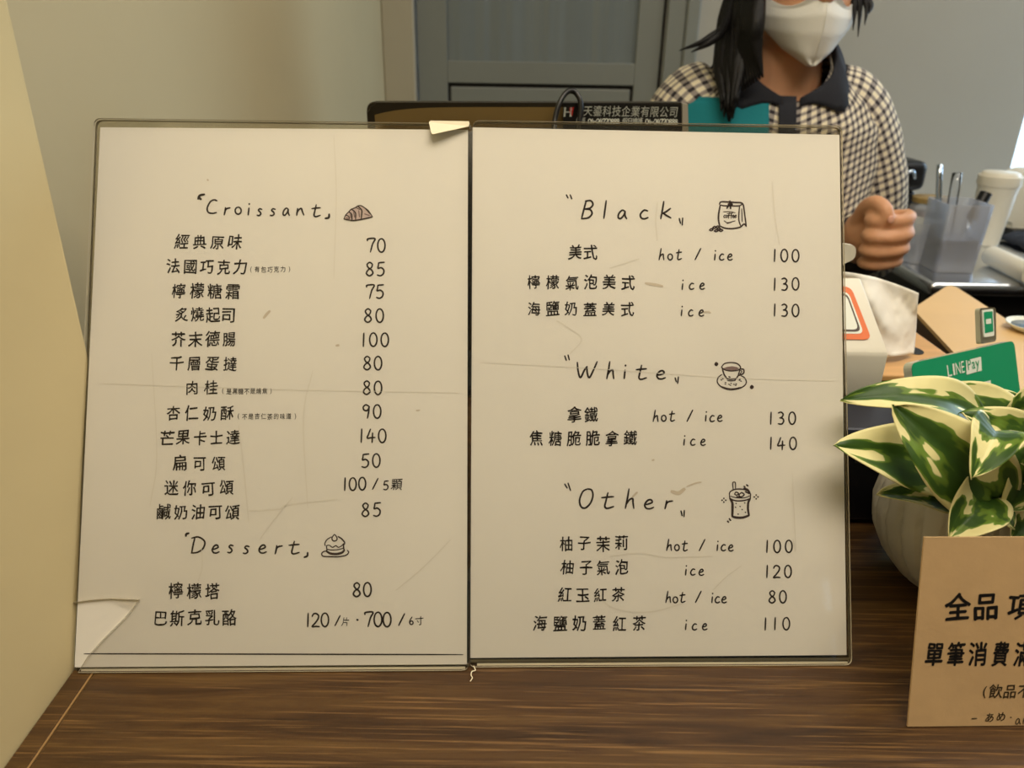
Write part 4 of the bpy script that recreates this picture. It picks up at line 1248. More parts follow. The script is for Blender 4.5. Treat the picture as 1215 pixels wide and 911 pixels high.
kk.han('假日維護', 738, 763, 143.5, 7, .0, .1, 0, 0); kk.word('04-24720888', 766, 804, 144.5, 6, 1.0)
kk.han('維護', 683, 695, 143, 7, 0, .1); kk.word('04-24720888', 698, 735, 144, 6, 1.0)
blk(kk, 'H', 669, 678.5, 132.5, 132.5, 11, 0, 2)
kk.fill([(676, 127.5), (681, 127), (679, 138), (675.5, 134)], 1)
kk.done('lettering', [M_whiteprint, M_red], stk)
bm = bmesh.new()
gd = .004
add_prism(bm, [MP(*MPpx(u, v, gd), gd) for u, v in ((808.5, 122), (815, 123), (816, 156), (808.5, 156))], mn * .002)
build('end_strip', bm, M_grey_plastic, pos)
bm = bmesh.new()
cp = [MP(*MPpx(u, v, .012), dd) for u, v, dd in ((651, 160, .03), (655, 142, .02), (663, 122, .014), (674, 110.5, .008), (684, 110.5, .006), (689, 119, .010), (688, 133, .014), (684, 150, .018), (682, 165, .02))]
add_tube(bm, cp, .0023, 10)
build('cable', bm, M_cable, pos, smooth=True)

# ---------------------------------------------------------------- steel worktop along the back wall
e0 = at_z(1150, 336.5, 0)
EY = e0.y
wt = root('steel_worktop', (1.4, (EY + BY) / 2, FZ), 'stainless steel worktop with black front under the window at right', 'worktop')
SX0 = .634
bm = bmesh.new(); add_box(bm, (SX0, EY, -.022), (RX - .002, BY - .002, 0), .009, 5)
build('steel_top', bm, M_steel, wt, smooth=True, angle=50)
bm = bmesh.new(); add_box(bm, (SX0 + .01, EY + .02, FZ + .08), (RX - .01, EY + .05, -.0225))
build('front_panel', bm, M_blackpanel, wt)
bm = bmesh.new(); add_box(bm, (SX0 + .01, EY + .051, FZ + .08), (SX0 + .03, BY - .01, -.0225))
build('side_panel', bm, M_blackpanel, wt)
for lx in (SX0 + .04, RX - .05):
    for ly in (EY + .08, BY - .05):
        bm = bmesh.new(); add_lathe(bm, [(.018, .0005), (.018, .0795)], (lx, ly, FZ), 16)
        build('leg', bm, M_steel, wt)

def stand(u, v):
    return at_z(u, v, 0.0)
# tall white tumbler with a lid
cup_c = at_z(1166, 289, .0004)
ty_ = cup_c.y
ctop_z = zat(204, 1186, ty_) if False else at_y(1186, 204, ty_).z
rt = root('white_tumbler', cup_c, 'tall white lidded tumbler on the steel worktop beside the clear container', 'tumbler')
bm = bmesh.new(); add_lathe(bm, [(.023, 0), (.025, .002), (.033, ctop_z * .80), (.0335, ctop_z * .81), (.032, ctop_z * .815), (.001, ctop_z * .815)], cup_c, 40)
build('tumbler_body', bm, M_white_plastic, rt, smooth=True, angle=40)
bm = bmesh.new(); zz = ctop_z * .816
add_lathe(bm, [(.0345, zz), (.036, zz + .004), (.0355, ctop_z * .95), (.032, ctop_z * .955), (.030, ctop_z * .99), (.028, ctop_z), (.001, ctop_z)], cup_c, 40)
build('lid', bm, M_white_plastic, rt, smooth=True, angle=40)
def zat(v, u, y): return at_y(u, v, y).z
# clear rectangular container with water, with a black-handled tool and glass tubes standing in it
cl, cr = at_y(1098, 326, 1.20), at_y(1143, 326, 1.20)
cz_top = zat(240, 1140, 1.20)
bx0, bx1, by0, by1 = cl.x, cr.x + .004, 1.175, 1.245
rt = root('clear_container', ((bx0 + bx1) / 2, (by0 + by1) / 2, .0004), 'clear plastic container half full of water on the steel worktop', 'container')
def ring_box(bm, sc0, sc1, z0, z1, th, mi=0):
    c_ = Vector(((bx0 + bx1) / 2, (by0 + by1) / 2, 0)); hx, hy = (bx1 - bx0) / 2, (by1 - by0) / 2
    def rr(sc_, z, ins): return [bm.verts.new((c_.x + p[0], c_.y + p[1], z)) for p in rounded([(-hx * sc_ + ins, -hy * sc_ + ins), (hx * sc_ - ins, -hy * sc_ + ins), (hx * sc_ - ins, hy * sc_ - ins), (-hx * sc_ + ins, hy * sc_ - ins)], .008, 3)]
    L_ = [rr(sc0, z0, 0), rr(sc1, z1, 0), rr(sc1, z1, th), rr(sc0, z0 + th, th)]
    for A1, B1 in zip(L_, L_[1:]):
        for i in range(len(A1)):
            j = (i + 1) % len(A1); bm.faces.new((A1[i], A1[j], B1[j], B1[i]))
    bm.faces.new(list(reversed(L_[0]))); bm.faces.new(L_[-1])
bm = bmesh.new(); ring_box(bm, .96, 1.07, .0006, cz_top, .002)
build('vessel', bm, M_clearcup, rt)
bm = bmesh.new()
c_ = Vector(((bx0 + bx1) / 2, (by0 + by1) / 2, 0))
for sc0, sc1, z0, z1 in ((.90, .95, .004, cz_top * .48),):
    hx, hy = (bx1 - bx0) / 2, (by1 - by0) / 2
    a1 = [bm.verts.new((c_.x + sx * hx * sc0, c_.y + sy_ * hy * sc0, z0)) for sx, sy_ in ((-1, -1), (1, -1), (1, 1), (-1, 1))]
    a2 = [bm.verts.new((c_.x + sx * hx * sc1, c_.y + sy_ * hy * sc1, z1)) for sx, sy_ in ((-1, -1), (1, -1), (1, 1), (-1, 1))]
    bm.faces.new(list(reversed(a1))); bm.faces.new(a2)
    for i in range(4): bm.faces.new((a1[i], a1[(i + 1) % 4], a2[(i + 1) % 4], a2[i]))
build('water', bm, M_liquid, rt)
hb, ht_ = c_ + Vector((.006, .0, .012)), at_y(1170, 229, 1.235)
tool = root('black_handled_tool', hb, 'slanting tool with black handle standing in the clear container', 'tool')
bm = bmesh.new()
hm = hb.lerp(ht_, .62)
add_tube(bm, [hm, hm.lerp(ht_, .5), ht_], [.0085, .0095, .0095], 8, k=2)
build('handle', bm, M_blackbox, tool, smooth=True, angle=50)
bm = bmesh.new(); add_tube(bm, [hb, hb.lerp(hm, .5), hm.lerp(ht_, .05)], .003, 8, k=2)
build('shaft', bm, M_metal, tool, smooth=True)
for (u0, v0, u1, v1, m_, r_, lab, nm, cat) in ((1112, 300, 1115, 195, M_metal, .0045, 'bright metal bar spoon standing in the clear container', 'bar_spoon', 'spoon'),
                                          (1120, 300, 1136, 205, M_clearglass, .0075, 'clear glass tube standing upright in the clear container', 'glass_tube', 'tube')):
    pb_ = at_y(u0, v0, 1.215); pt_ = at_y(u1, v1, 1.225)
    pb_.z = max(pb_.z, .01)
    bm = bmesh.new(); add_tube(bm, [pb_, pb_.lerp(pt_, .5), pt_], r_, 14, k=3)
    if nm == 'bar_spoon':
        add_ball(bm, pb_, .011, .004, .014, 12)
    tag(build(nm, bm, m_, base=pb_, smooth=True), lab, cat)
# jar with gold lid
jc = at_y(1087, 300, 1.36); jc = Vector((jc.x + .004, 1.36, .0004))
jt = zat(233, 1087, 1.36)
rt = root('glass_jar', jc, 'gold lidded glass jar with cream label behind the clear container', 'jar')
bm = bmesh.new(); add_lathe(bm, [(.030, 0), (.034, .003), (.034, jt * .72), (.032, jt * .80), (.027, jt * .86), (.027, jt * .89)], jc, 32)
build('jar_glass', bm, M_clearcup, rt, smooth=True, angle=50)
bm = bmesh.new(); add_lathe(bm, [(.001, .004), (.032, .004), (.032, jt * .70), (.001, jt * .70)], jc, 32)
build('contents', bm, M_jarbrown, rt, smooth=True, angle=50)
bm = bmesh.new(); add_lathe(bm, [(.0342, jt * .30), (.0348, jt * .30), (.0348, jt * .64), (.0342, jt * .64)], jc, 32)
build('jar_label', bm, M_jarlabel, rt, smooth=True, angle=50)
bm = bmesh.new(); add_lathe(bm, [(.029, jt * .885), (.030, jt * .89), (.030, jt * .985), (.027, jt), (.001, jt)], jc, 32)
build('jar_lid', bm, M_gold, rt, smooth=True, angle=50)
# frosted clear cup beside the hand
fc = at_y(1080, 322, 1.25); fc = Vector((fc.x + .002, 1.25, .0004))
ftz = zat(262, 1087, 1.25)
bm = bmesh.new(); add_lathe(bm, [(.001, 0), (.022, 0), (.031, ftz), (.030, ftz), (.021, .002), (.001, .002)], fc, 32)
tag(build('plastic_cup', bm, M_clearcup, base=fc, smooth=True, angle=50), 'empty frosted plastic cup on the worktop beside the hand of the person', 'cup')
# black machine half hidden by the sleeve
bc = at_y(1068, 250, 1.52)
rt = root('coffee_grinder', (bc.x, 1.52, .0004), 'black machine at the back of the worktop, half hidden by the plaid sleeve', 'grinder')
bm = bmesh.new(); zg = zat(186, 1075, 1.52)
xr = at_y(1081, 200, 1.52).x
add_box(bm, (xr - .10, 1.46, .0006), (xr - .01, 1.58, zg * .6), .008, 3)
add_box(bm, (xr - .11, 1.45, zg * .6 + .0002), (xr, 1.59, zg), .014, 3)
build('machine_body', bm, M_blackbox, rt, smooth=True, angle=40)
bm = bmesh.new(); kx = xr - .03
add_tube(bm, [(kx - .02, 1.447, zg * .84), (kx - .005, 1.444, zg * .88), (kx + .004, 1.447, zg * .78)], .003, 8)
build('grip', bm, M_metal, rt, smooth=True)
# white round machine at the frame's right edge
rc = at_y(1212, 245, 1.48)
rt = root('milk_frother', (rc.x + .02, 1.50, .0004), 'rounded white machine with a dark knob at the right edge of the photo', 'machine')
bm = bmesh.new()
rr_ = .062
cxx = rc.x + .028
ell = [(cxx + rr_ * math.cos(i * math.pi / 24), rc.z + rr_ * 1.05 * math.sin(i * math.pi / 24)) for i in range(48)]
ell = [(p[0], max(p[1], .0135)) for p in ell]
add_prism(bm, [Vector((p[0], 1.465, p[1])) for p in ell], Vector((0, .09, 0)))
bmesh.ops.bevel(bm, geom=[e for e in bm.edges if any(len(f.verts) > 4 for f in e.link_faces)], offset=.008, segments=3, affect='EDGES')
build('machine_body', bm, M_white_plastic, rt, smooth=True, angle=40)
bm = bmesh.new()
add_prism(bm, [Vector((cxx + .012 * math.cos(i * math.pi / 12), 1.4645, rc.z + .004 + .014 * math.sin(i * math.pi / 12))) for i in range(24)], Vector((0, -.012, 0)))
build('knob', bm, mat('dark_red_knob', rgb(60, 36, 36), .4), rt)
bm = bmesh.new(); add_box(bm, (cxx - .05, 1.45, .0006), (cxx + .06, 1.56, .0128), .005, 3)
build('machine_base', bm, M_blackbox, rt)
# white roll lying in front, on a dark folded cloth
bm = bmesh.new()
ca_ = at_z(1176, 303, .017); cb_ = at_z(1225, 326, .017)
add_tube(bm, [ca_, ca_.lerp(cb_, .5), cb_], .0155, 20, k=3)
tag(build('paper_roll', bm, M_white_plastic, base=(ca_.x, ca_.y, 0), smooth=True, angle=50), 'white paper roll lying slantwise near the edge of the steel worktop', 'roll')
bm = bmesh.new()
k0 = at_z(1190, 286, .0); 
def cl_fn(s, t):
    return Vector((k0.x - .01 + s * .16, k0.y - .09 + t * .10, .0045 + .012 * (1 - (2 * s - 1) ** 6) * (1 - (2 * t - 1) ** 6) + .004 * noise.noise(Vector((s * 6, t * 5, 2)))))
add_grid(bm, cl_fn, 24, 16)
ck = build('folded_cloth', bm, M_navyclothdark, base=(k0.x + .07, k0.y, 0), smooth=True)
so_ = ck.modifiers.new('thickness', 'SOLIDIFY'); so_.thickness = .004; so_.offset = -1
tag(ck, 'dark navy folded cloth on the worktop in front of the rounded white machine', 'cloth')

# ---------------------------------------------------------------- the person behind the counter
px, pyy = .362, 1.175
chin = Vector((.3865, 1.085, .312))
person = root('person', (px, pyy, FZ), 'person in white face mask and plaid shirt standing behind the counter, one hand closed', 'person')
hc = chin + Vector((0, .095, 0))      # ear axis at chin level
shL_ = at_y(1012, 152, 1.17); elL = at_y(1029, 288, 1.185); wrL = at_y(1021, 290, 1.045)
hcn = at_y(1043, 282, .985)
shR_ = at_y(806, 150, 1.17); elR = shR_ + Vector((-.05, .02, -.27)); wrR = elR + Vector((.0, -.06, -.22))
bm = bmesh.new()
# head: stacked rings, chin to crown
HR = [(.000, .020, -.088, -.045), (.010, .034, -.094, -.015), (.030, .050, -.096, .03), (.055, .061, -.096, .055), (.080, .067, -.096, .075), (.105, .070, -.093, .090),
      (.130, .0715, -.094, .098), (.155, .0705, -.092, .099), (.180, .063, -.080, .092), (.200, .046, -.056, .070), (.211, .026, -.028, .044), (.215, .006, .002, .014)]
rings = []
for z, a_, f_, bk in HR:
    ring = []
    for i in range(32):
        t = 2 * math.pi * i / 32
        yc, hb_ = (f_ + bk) / 2, (bk - f_) / 2
        ring.append(bm.verts.new(hc + Vector((a_ * math.cos(t), yc + hb_ * math.sin(t), z))))
    rings.append(ring)
for r1, r2 in zip(rings, rings[1:]):
    for i in range(32): bm.faces.new((r1[i], r1[(i + 1) % 32], r2[(i + 1) % 32], r2[i]))
bm.faces.new(list(reversed(rings[0]))); bm.faces.new(rings[-1])
add_tube(bm, [hc + Vector((0, -.092, .108)), hc + Vector((0, -.102, .088)), hc + Vector((0, -.110, .072)), hc + Vector((0, -.098, .064))], [.007, .009, .012, .008], 10)
for s in (-1, 1):
    add_ball(bm, hc + Vector((s * .011, -.099, .068)), .008)
    add_ball(bm, hc + Vector((s * .073, .006, .092)), .006, .014, .028)
    add_tube(bm, [hc + Vector((s * .016, -.0875, .1085)), hc + Vector((s * .023, -.0905, .1145)), hc + Vector((s * .031, -.0925, .1160)), hc + Vector((s * .039, -.0895, .1145)), hc + Vector((s * .046, -.083, .1085))], [.0045, .0056, .0060, .0056, .0045], 8)
    add_tube(bm, [hc + Vector((s * .017, -.0875, .1055)), hc + Vector((s * .031, -.0915, .0990)), hc + Vector((s * .045, -.083, .1055))], [.004, .0048, .004], 8)
    add_tube(bm, [hc + Vector((s * .012, -.093, .122)), hc + Vector((s * .03, -.093, .126)), hc + Vector((s * .05, -.078, .119))], [.005, .006, .004], 8)
add_tube(bm, [hc + Vector((-.022, -.094, .042)), hc + Vector((0, -.1, .044)), hc + Vector((.022, -.094, .042))], [.004, .006, .004], 8)
# neck and trunk
add_tube(bm, [hc + Vector((0, .0, .05)), hc + Vector((-.008, .0, -.0)), Vector((px + .016, pyy + .008, .258)), Vector((px, pyy + .01, .20))], [.052, .053, .060, .07], 24)
add_tube(bm, [Vector((px, pyy, .262)), Vector((px, pyy, .20)), Vector((px, pyy, .1)), Vector((px, pyy, -.08)), Vector((px, pyy, -.25)), Vector((px, pyy, -.33))], [.07, .135, .140, .118, .145, .10], 32, flat=((0, 1, 0), .62))
def limb(pts, rad): add_tube(bm, pts, rad, 20)
limb([shL_ + Vector((-.03, 0, .01)), shL_, shL_.lerp(elL, .5), elL, elL.lerp(wrL, .35), wrL, wrL.lerp(hcn, .3)], [.04, .046, .042, .036, .037, .025, .024])
limb([shR_ + Vector((.03, 0, .01)), shR_, shR_.lerp(elR, .5), elR, elR.lerp(wrR, .35), wrR, wrR + Vector((0, -.006, -.03))], [.04, .046, .042, .036, .037, .024, .024])
for s in (-1, 1):
    hip = Vector((px + s * .075, pyy, -.28))
    limb([hip, hip + Vector((s * .01, -.01, -.2)), hip + Vector((s * .01, -.012, -.36)), hip + Vector((s * .012, .008, -.52)), hip + Vector((s * .012, .015, FZ + .08 + .28))], [.085, .075, .05, .05, .034])
    an = Vector((hip.x + s * .012, pyy + .015, FZ + .075))
    add_tube(bm, [an + Vector((0, .02, .02)), an + Vector((0, .0, -.02)), an + Vector((0, -.07, -.042)), an + Vector((0, -.15, -.052))], [.034, .038, .036, .02], 14)
# left hand: closed, knuckles to the viewer's right, thumb lying on top
HS = .92
def HP(x, d, z): return hcn + Vector((x, -d, z)) * HS
add_tube(bm, [wrL, HP(-.008, -.028, .0), HP(.012, -.016, .0), HP(.022, -.006, .0)], [.024, .032, .036, .030], 18, flat=((.75, .65, 0), .62))
FING = [(.032, .010, .0092, 1.0), (.011, .014, .0096, 1.06), (-.010, .011, .0092, 1.0), (-.030, .004, .0080, .84)]
for z, dd, r_, ln in FING:
    r_ *= HS
    add_tube(bm, [HP(.012, -.018, z * .85), HP(.031, dd - .006, z), HP(.022, dd + .012, z - .001), HP(-.002 * ln, dd + .020, z - .003), HP(-.020 * ln, dd + .016, z - .004), HP(-.024 * ln, dd + .002, z - .004), HP(-.008, dd - .008, z - .003)],
             [r_ * .95, r_ * 1.12, r_, r_ * 1.02, r_, r_ * .95, r_ * .8], 12, k=5)
add_tube(bm, [HP(-.018, -.030, .016), HP(-.021, -.010, .040), HP(-.019, .012, .050), HP(-.013, .028, .044), HP(-.009, .035, .030)], [.013, .0118, .0102, .0098, .0070], 12)
# right hand: hanging, relaxed
hb0 = wrR + Vector((0, -.006, -.03))
add_tube(bm, [wrR, hb0 + Vector((0, -.004, -.03)), hb0 + Vector((0, -.012, -.062))], [.023, .034, .030], 16, flat=((1, 0, 0), .5))
for dy, ln, r_ in ((-.030, .068, .0082), (-.010, .076, .0086), (.010, .070, .0082), (.028, .056, .0072)):
    p0 = hb0 + Vector((0, dy - .010, -.055))
    add_tube(bm, [p0, p0 + Vector((.004, -.003, -ln * .5)), p0 + Vector((.016, -.005, -ln * .8)), p0 + Vector((.028, -.006, -ln))], [r_ * 1.1, r_, r_ * .95, r_ * .75], 10)
add_tube(bm, [hb0 + Vector((.0, -.026, -.004)), hb0 + Vector((.008, -.046, -.030)), hb0 + Vector((.014, -.052, -.058))], [.012, .010, .008], 10)
bmesh.ops.recalc_face_normals(bm, faces=bm.faces)
me = bpy.data.meshes.new('body'); bm.to_mesh(me); bm.free()
tmp = bpy.data.objects.new('body_raw', me); COL.objects.link(tmp)
rm = tmp.modifiers.new('r', 'REMESH'); rm.mode = 'VOXEL'; rm.voxel_size = .0034
sm = tmp.modifiers.new('s', 'SMOOTH'); sm.factor = .5; sm.iterations = 3
dg = bpy.context.evaluated_depsgraph_get(); dg.update()
body_me = bpy.data.meshes.new_from_object(tmp.evaluated_get(dg))
bpy.data.objects.remove(tmp); bpy.data.meshes.remove(me)
body_me.name = 'body'; body_me.materials.clear(); body_me.materials.append(M_skin); body_me.shade_smooth()
link_mesh('body', body_me, person)
for s in (-1, 1):
    bm = bmesh.new(); add_ball(bm, hc + Vector((s * .031, -.078, .108)), .0135)
    ey = build('eye', bm, M_eye, person, smooth=True)
    bm = bmesh.new(); add_ball(bm, hc + Vector((s * .031, -.0885, .107)), .0055, .004, .0055)
    build('iris', bm, M_iris, ey, smooth=True)
bm = bmesh.new(); add_ball(bm, HP(-.0095, .0425, .0345), .0042, .0016, .0052)
build('thumb_nail', bm, M_nail, person, smooth=True)

# shirt
ZS = [-.33, -.15, .0, .15, .22, .25, .27, .295, .312, .325]
AS = [.172, .158, .166, .172, .166, .150, .124, .088, .068, .060]
BS = [.118, .108, .114, .112, .102, .090, .080, .068, .060, .056]
def interp(zs, vs, z):
    if z <= zs[0]: return vs[0]
    for i in range(len(zs) - 1):
        if z <= zs[i + 1]:
            t = (z - zs[i]) / (zs[i + 1] - zs[i]); t = t * t * (3 - 2 * t) * .4 + t * .6
            return vs[i] * (1 - t) + vs[i + 1] * t
    return vs[-1]
def torso(phi, z, off=0.0):
    a_, b_ = interp(ZS, AS, z) + off, interp(ZS, BS, z) + off
    c, s = math.cos(phi), math.sin(phi)
    e = .86
    cc = math.copysign(abs(c) ** e, c); ss = math.copysign(abs(s) ** e, s)
    fold = .004 * noise.noise(Vector((phi * 3, z * 12, 0))) * (1 if z < .27 else .2)
    return Vector((px + .012 * max(0, (z - .2)) / .12 + (a_ + fold) * cc, pyy - (b_ + fold) * ss, z))
def neck_z(phi):
    d_ = abs((phi - math.pi / 2 + math.pi) % (2 * math.pi) - math.pi)    # angle away from the front
    return .318 - .064 * max(0, 1 - d_ / 1.0) ** 1.15
bm = bmesh.new(); uvl = bm.loops.layers.uv.new('UVMap')
def shirt_fn(s, t):
    phi = s * 2 * math.pi - math.pi / 2
    zt_ = neck_z(phi); return torso(phi, -.33 + t * (zt_ + .33))
def shirt_uv(s, t): return (s * .84, t * .65)
add_grid(bm, shirt_fn, 96, 60, 0, uvl, shirt_uv)
bmesh.ops.remove_doubles(bm, verts=bm.verts, dist=1e-5)
bm2 = bm
add_tube(bm, [shL_ + Vector((-.055, .0, .045)), shL_ + Vector((-.012, 0, .012)), shL_.lerp(elL, .45) + Vector((.006, 0, 0)), elL + Vector((.0, .004, -.004)), elL.lerp(wrL, .45), wrL.lerp(elL, .12)],
         [.050, .062, .060, .052, .048, .044], 28, k=8, uv=uvl, uvs=.003)
add_tube(bm, [shR_ + Vector((.055, .0, .045)), shR_ + Vector((.012, 0, .012)), shR_.lerp(elR, .45) + Vector((-.006, 0, 0)), elR, elR.lerp(wrR, .45), wrR.lerp(elR, .12)],
         [.050, .062, .058, .054, .048, .042], 28, k=8, uv=uvl, uvs=.005)
for v in bm.verts:
    v.co += Vector((noise.noise(v.co * 22), noise.noise(v.co * 22 + Vector((5, 0, 0))), noise.noise(v.co * 22 + Vector((0, 9, 0))))) * .0032
shirt = build('shirt', bm, M_plaid, person, smooth=True)
# navy collar following the neckline, open at the front
bm = bmesh.new()
def collar_fn(s, t):
    phi = math.pi / 2 + .05 + s * (2 * math.pi - .10)
    d_ = abs((phi - math.pi / 2 + math.pi) % (2 * math.pi) - math.pi)
    z0 = neck_z(phi)
    fr = max(0, 1 - d_ / 1.0)
    if t < .35:
        q = t / .35; return torso(phi, z0 - .004, .001 + .001 * q) + Vector((0, 0, .018 * q * (1 - .6 * fr)))
    q = (t - .35) / .65
    p = torso(phi, z0 - .004, .002) + Vector((0, 0, .018 * (1 - .6 * fr)))
    sm_ = min(1, max(0, (d_ - .05) / .45)); sm_ = sm_ * sm_ * (3 - 2 * sm_)
    e_ = torso(phi, z0 - .007 - .017 * sm_ - .016 * math.exp(-((d_ - .42) / .17) ** 2), .0045)
    return p.lerp(e_, q) + Vector((0, 0, .004 * math.sin(q * math.pi)))
add_grid(bm, collar_fn, 80, 10)
co = build('collar', bm, M_navy, shirt, smooth=True)
so_ = co.modifiers.new('thickness', 'SOLIDIFY'); so_.thickness = .0015
def patch(name, u0, u1, v0, v1, m_, off=.003, par=None):
    """a cloth panel laid on the chest between photo columns u0..u1 and rows v0..v1"""
    bm = bmesh.new()
    yy = pyy - .09
    xa, xb = at_y(u0, (v0 + v1) / 2, yy).x, at_y(u1, (v0 + v1) / 2, yy).x
    za, zb = at_y((u0 + u1) / 2, v0, yy).z, at_y((u0 + u1) / 2, v1, yy).z
    def fn(s, t):
        z = za + (zb - za) * t; x = xa + (xb - xa) * s
        a_ = interp(ZS, AS, z); c = max(-1, min(1, (x - px - .012 * max(0, (z - .2)) / .12) / a_))
        cc = math.copysign(abs(c) ** (1 / .86), c)
        return torso(math.acos(max(-.999, min(.999, cc))), z, off)
    add_grid(bm, fn, 14, 14)
    o_ = build(name, bm, m_, par or shirt, smooth=True)
    s_ = o_.modifiers.new('thickness', 'SOLIDIFY'); s_.thickness = .0012
    return o_
patch('chest_panel', 806, 905, 117, 240, M_teal)['label'] = 'teal cloth panel'
patch('placket', 909, 928, 114, 330, M_navy, .0045)['label'] = 'navy button band'
# mask
bm = bmesh.new()
CP = [(-.119, .090), (-.112, .070), (-.119, .050), (-.116, .026), (-.104, .000), (-.092, -.012)]       # centre line (forward, height)
SD_ = [(-.040, .078), (-.040, .066), (-.044, .052), (-.052, .034), (-.070, .010), (-.088, -.0105)]     # side line
SWD = [.064, .067, .066, .057, .034, .004]
def mk(s, t):
    v = s * 2 - 1
    c0_, c1_ = lerp_list([p[0] for p in CP], t), lerp_list([p[1] for p in CP], t)
    s0_, s1_ = lerp_list([p[0] for p in SD_], t), lerp_list([p[1] for p in SD_], t)
    w_ = lerp_list(SWD, t)
    f = abs(v); g = f ** 1.02
    dipz = -.024 * math.sin(f * math.pi) * (1 - t) ** 3
    return hc + Vector((w_ * math.copysign(f ** .9, v), c0_ * (1 - g) + s0_ * g - .011 * math.sin(f * math.pi), c1_ * (1 - f) + s1_ * f + dipz))
add_grid(bm, mk, 40, 30)
mask = build('face_mask', bm, M_mask, person, smooth=True, label='white folded face mask')
so_ = mask.modifiers.new('thickness', 'SOLIDIFY'); so_.thickness = .0012
bm = bmesh.new()
add_tube(bm, [mk(.5, t) + Vector((0, -.0008, 0)) for t in (0, .2, .4, .6, .8, 1)], .0009, 8)
add_tube(bm, [mk(.32, .28) + Vector((0, -.0006, 0)), mk(.42, .2) + Vector((0, -.0006, 0)), mk(.5, .17) + Vector((0, -.0006, 0)), mk(.58, .2) + Vector((0, -.0006, 0)), mk(.68, .26) + Vector((0, -.0006, 0))], .0008, 6)
build('mask_seam', bm, M_mask, mask, smooth=True)
for s in (0, 1):
    bm = bmesh.new()
    sg = 1 if s else -1
    add_tube(bm, [mk(s, .05), hc + Vector((sg * .072, -.01, .1)), hc + Vector((sg * .080, .018, .095)), hc + Vector((sg * .074, .0, .06)), mk(s, .5)], .0014, 6)
    build('ear_loop', bm, M_mask, mask, smooth=True)
# hair: a cap over the skull and long locks
bm = bmesh.new()
def cap(s, t):
    phi = s * 2 * math.pi
    c, sn2 = math.cos(phi), math.sin(phi)
    front = max(0, -sn2)
    low = .02 + .12 * front ** 1.5
    z = .222 - (.222 - low) * t
    k_ = [(0.0, .05), (.06, .066), (.10, .078), (.15, .0785), (.18, .073), (.205, .054), (.2225, .008)]
    a_ = interp([p[0] for p in k_], [p[1] for p in k_], z)
    d_ = a_ * 1.33
    return hc + Vector((a_ * c, .004 + d_ * sn2 * (1 if sn2 > 0 else .99), z))
add_grid(bm, cap, 48, 24)
rnd = random.Random(3)
def lock(path, r0, r1, fl=.5):
    add_tube(bm, path, [r0 * .8, r0, r0 * .9, r1], 10, k=6, flat=((0, 1, 0), fl))
# the long fall over the shoulder on the left of the picture
for i in range(26):
    f = i / 25
    top = hc + Vector((-.066 - .008 * math.sin(f * 9), -.062 + .10 * f, .15 - .03 * f))
    m1 = at_y(884 - 22 * f + rnd.uniform(-3, 3), 22, 1.115 + .035 * f)
    m2 = at_y(880 - 26 * f + rnd.uniform(-3, 3), 75, 1.085 + .03 * f)
    e_ = at_y(872 - 16 * f + rnd.uniform(-4, 4), 122 + 18 * math.sin(f * math.pi) + rnd.uniform(-12, 6), 1.060 + .012 * f)
    lock([top, m1, m2, e_], .013 - .004 * abs(f - .5), .0012, .6)
for i in range(8):
    f = i / 7
    top = hc + Vector((-.074, -.045 + .08 * f, .15))
    m1 = at_y(899 - 12 * f, 18, 1.075 + .02 * f); m2 = at_y(897 - 14 * f, 52, 1.070 + .02 * f); e_ = at_y(905 - 24 * f, 92 + 16 * f, 1.062 + .012 * f)
    lock([top, m1, m2, e_], .010, .0012, .6)
lock([hc + Vector((-.070, .02, .14)), at_y(868, 18, 1.13), at_y(842, 45, 1.10), at_y(806, 60, 1.10)], .006, .0006)
lock([hc + Vector((-.070, .02, .13)), at_y(862, 25, 1.12), at_y(845, 48, 1.09), at_y(820, 62, 1.09)], .006, .0006)
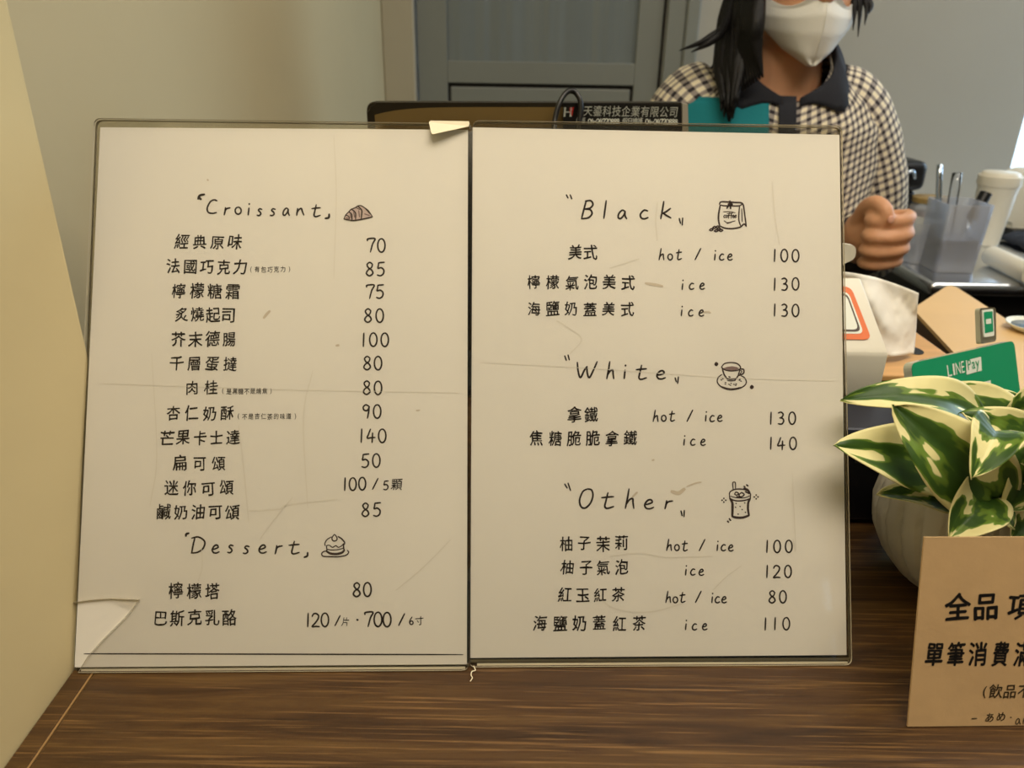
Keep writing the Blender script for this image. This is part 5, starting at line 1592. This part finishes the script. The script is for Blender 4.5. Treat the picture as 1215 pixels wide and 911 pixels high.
# wisps on the right
for u, vv in ((1012, 36), (1018, 44), (1026, 30), (1031, 16)):
    lock([hc + Vector((.072, -.02, .16)), at_y(1008 + (u - 1012) * .6, -20, 1.12), at_y(u + 2, 5, 1.11), at_y(u, vv, 1.10)], .0045, .0005)
# brows and a parted fringe
for s in (-1, 1):
    add_tube(bm, [hc + Vector((s * .013, -.0985, .126)), hc + Vector((s * .030, -.0995, .1305)), hc + Vector((s * .050, -.083, .1245))], [.0018, .0024, .0012], 6)
    for i in range(7):
        f = i / 6
        lock([hc + Vector((s * (.004 + .03 * f), -.070 + .012 * f, .197 - .012 * f)), hc + Vector((s * (.034 + .022 * f), -.088 + .022 * f, .165 - .006 * f)), hc + Vector((s * (.060 + .010 * f), -.064 + .026 * f, .125)), hc + Vector((s * (.073 + .004 * f), -.045 + .03 * f, .085 - .02 * f))], .009, .002, .7)
# behind the neck
for i in range(10):
    f = i / 9
    top = hc + Vector((-.06 + .12 * f, .085, .10)); lock([top, top + Vector((0, .012, -.08)), top + Vector((-.01, .03, -.16)), top + Vector((-.02, .03, -.26))], .017, .003, .6)
build('hair', bm, M_hair, person, smooth=True, label='long black hair falling over one shoulder')
# trousers and shoes
bm = bmesh.new()
add_tube(bm, [Vector((px, pyy, -.22)), Vector((px, pyy, -.28)), Vector((px, pyy, -.36))], [.150, .166, .150], 32, flat=((0, 1, 0), .66))
for s in (-1, 1):
    hip = Vector((px + s * .075, pyy, -.30))
    add_tube(bm, [hip, hip + Vector((s * .01, -.008, -.2)), hip + Vector((s * .012, -.005, -.4)), Vector((hip.x + s * .012, pyy + .012, FZ + .07))], [.098, .088, .068, .056], 24)
build('trousers', bm, M_trouser, person, smooth=True)
for s in (-1, 1):
    an = Vector((px + s * .087, pyy + .015, FZ))
    bm = bmesh.new()
    add_tube(bm, [an + Vector((0, .05, .042)), an + Vector((0, .01, .052)), an + Vector((0, -.08, .044)), an + Vector((0, -.16, .034)), an + Vector((0, -.185, .03))], [.030, .048, .047, .038, .012], 18)
    for v in bm.verts: v.co.z = max(v.co.z, FZ + .0006)
    build('shoe', bm, M_shoe, person, smooth=True)
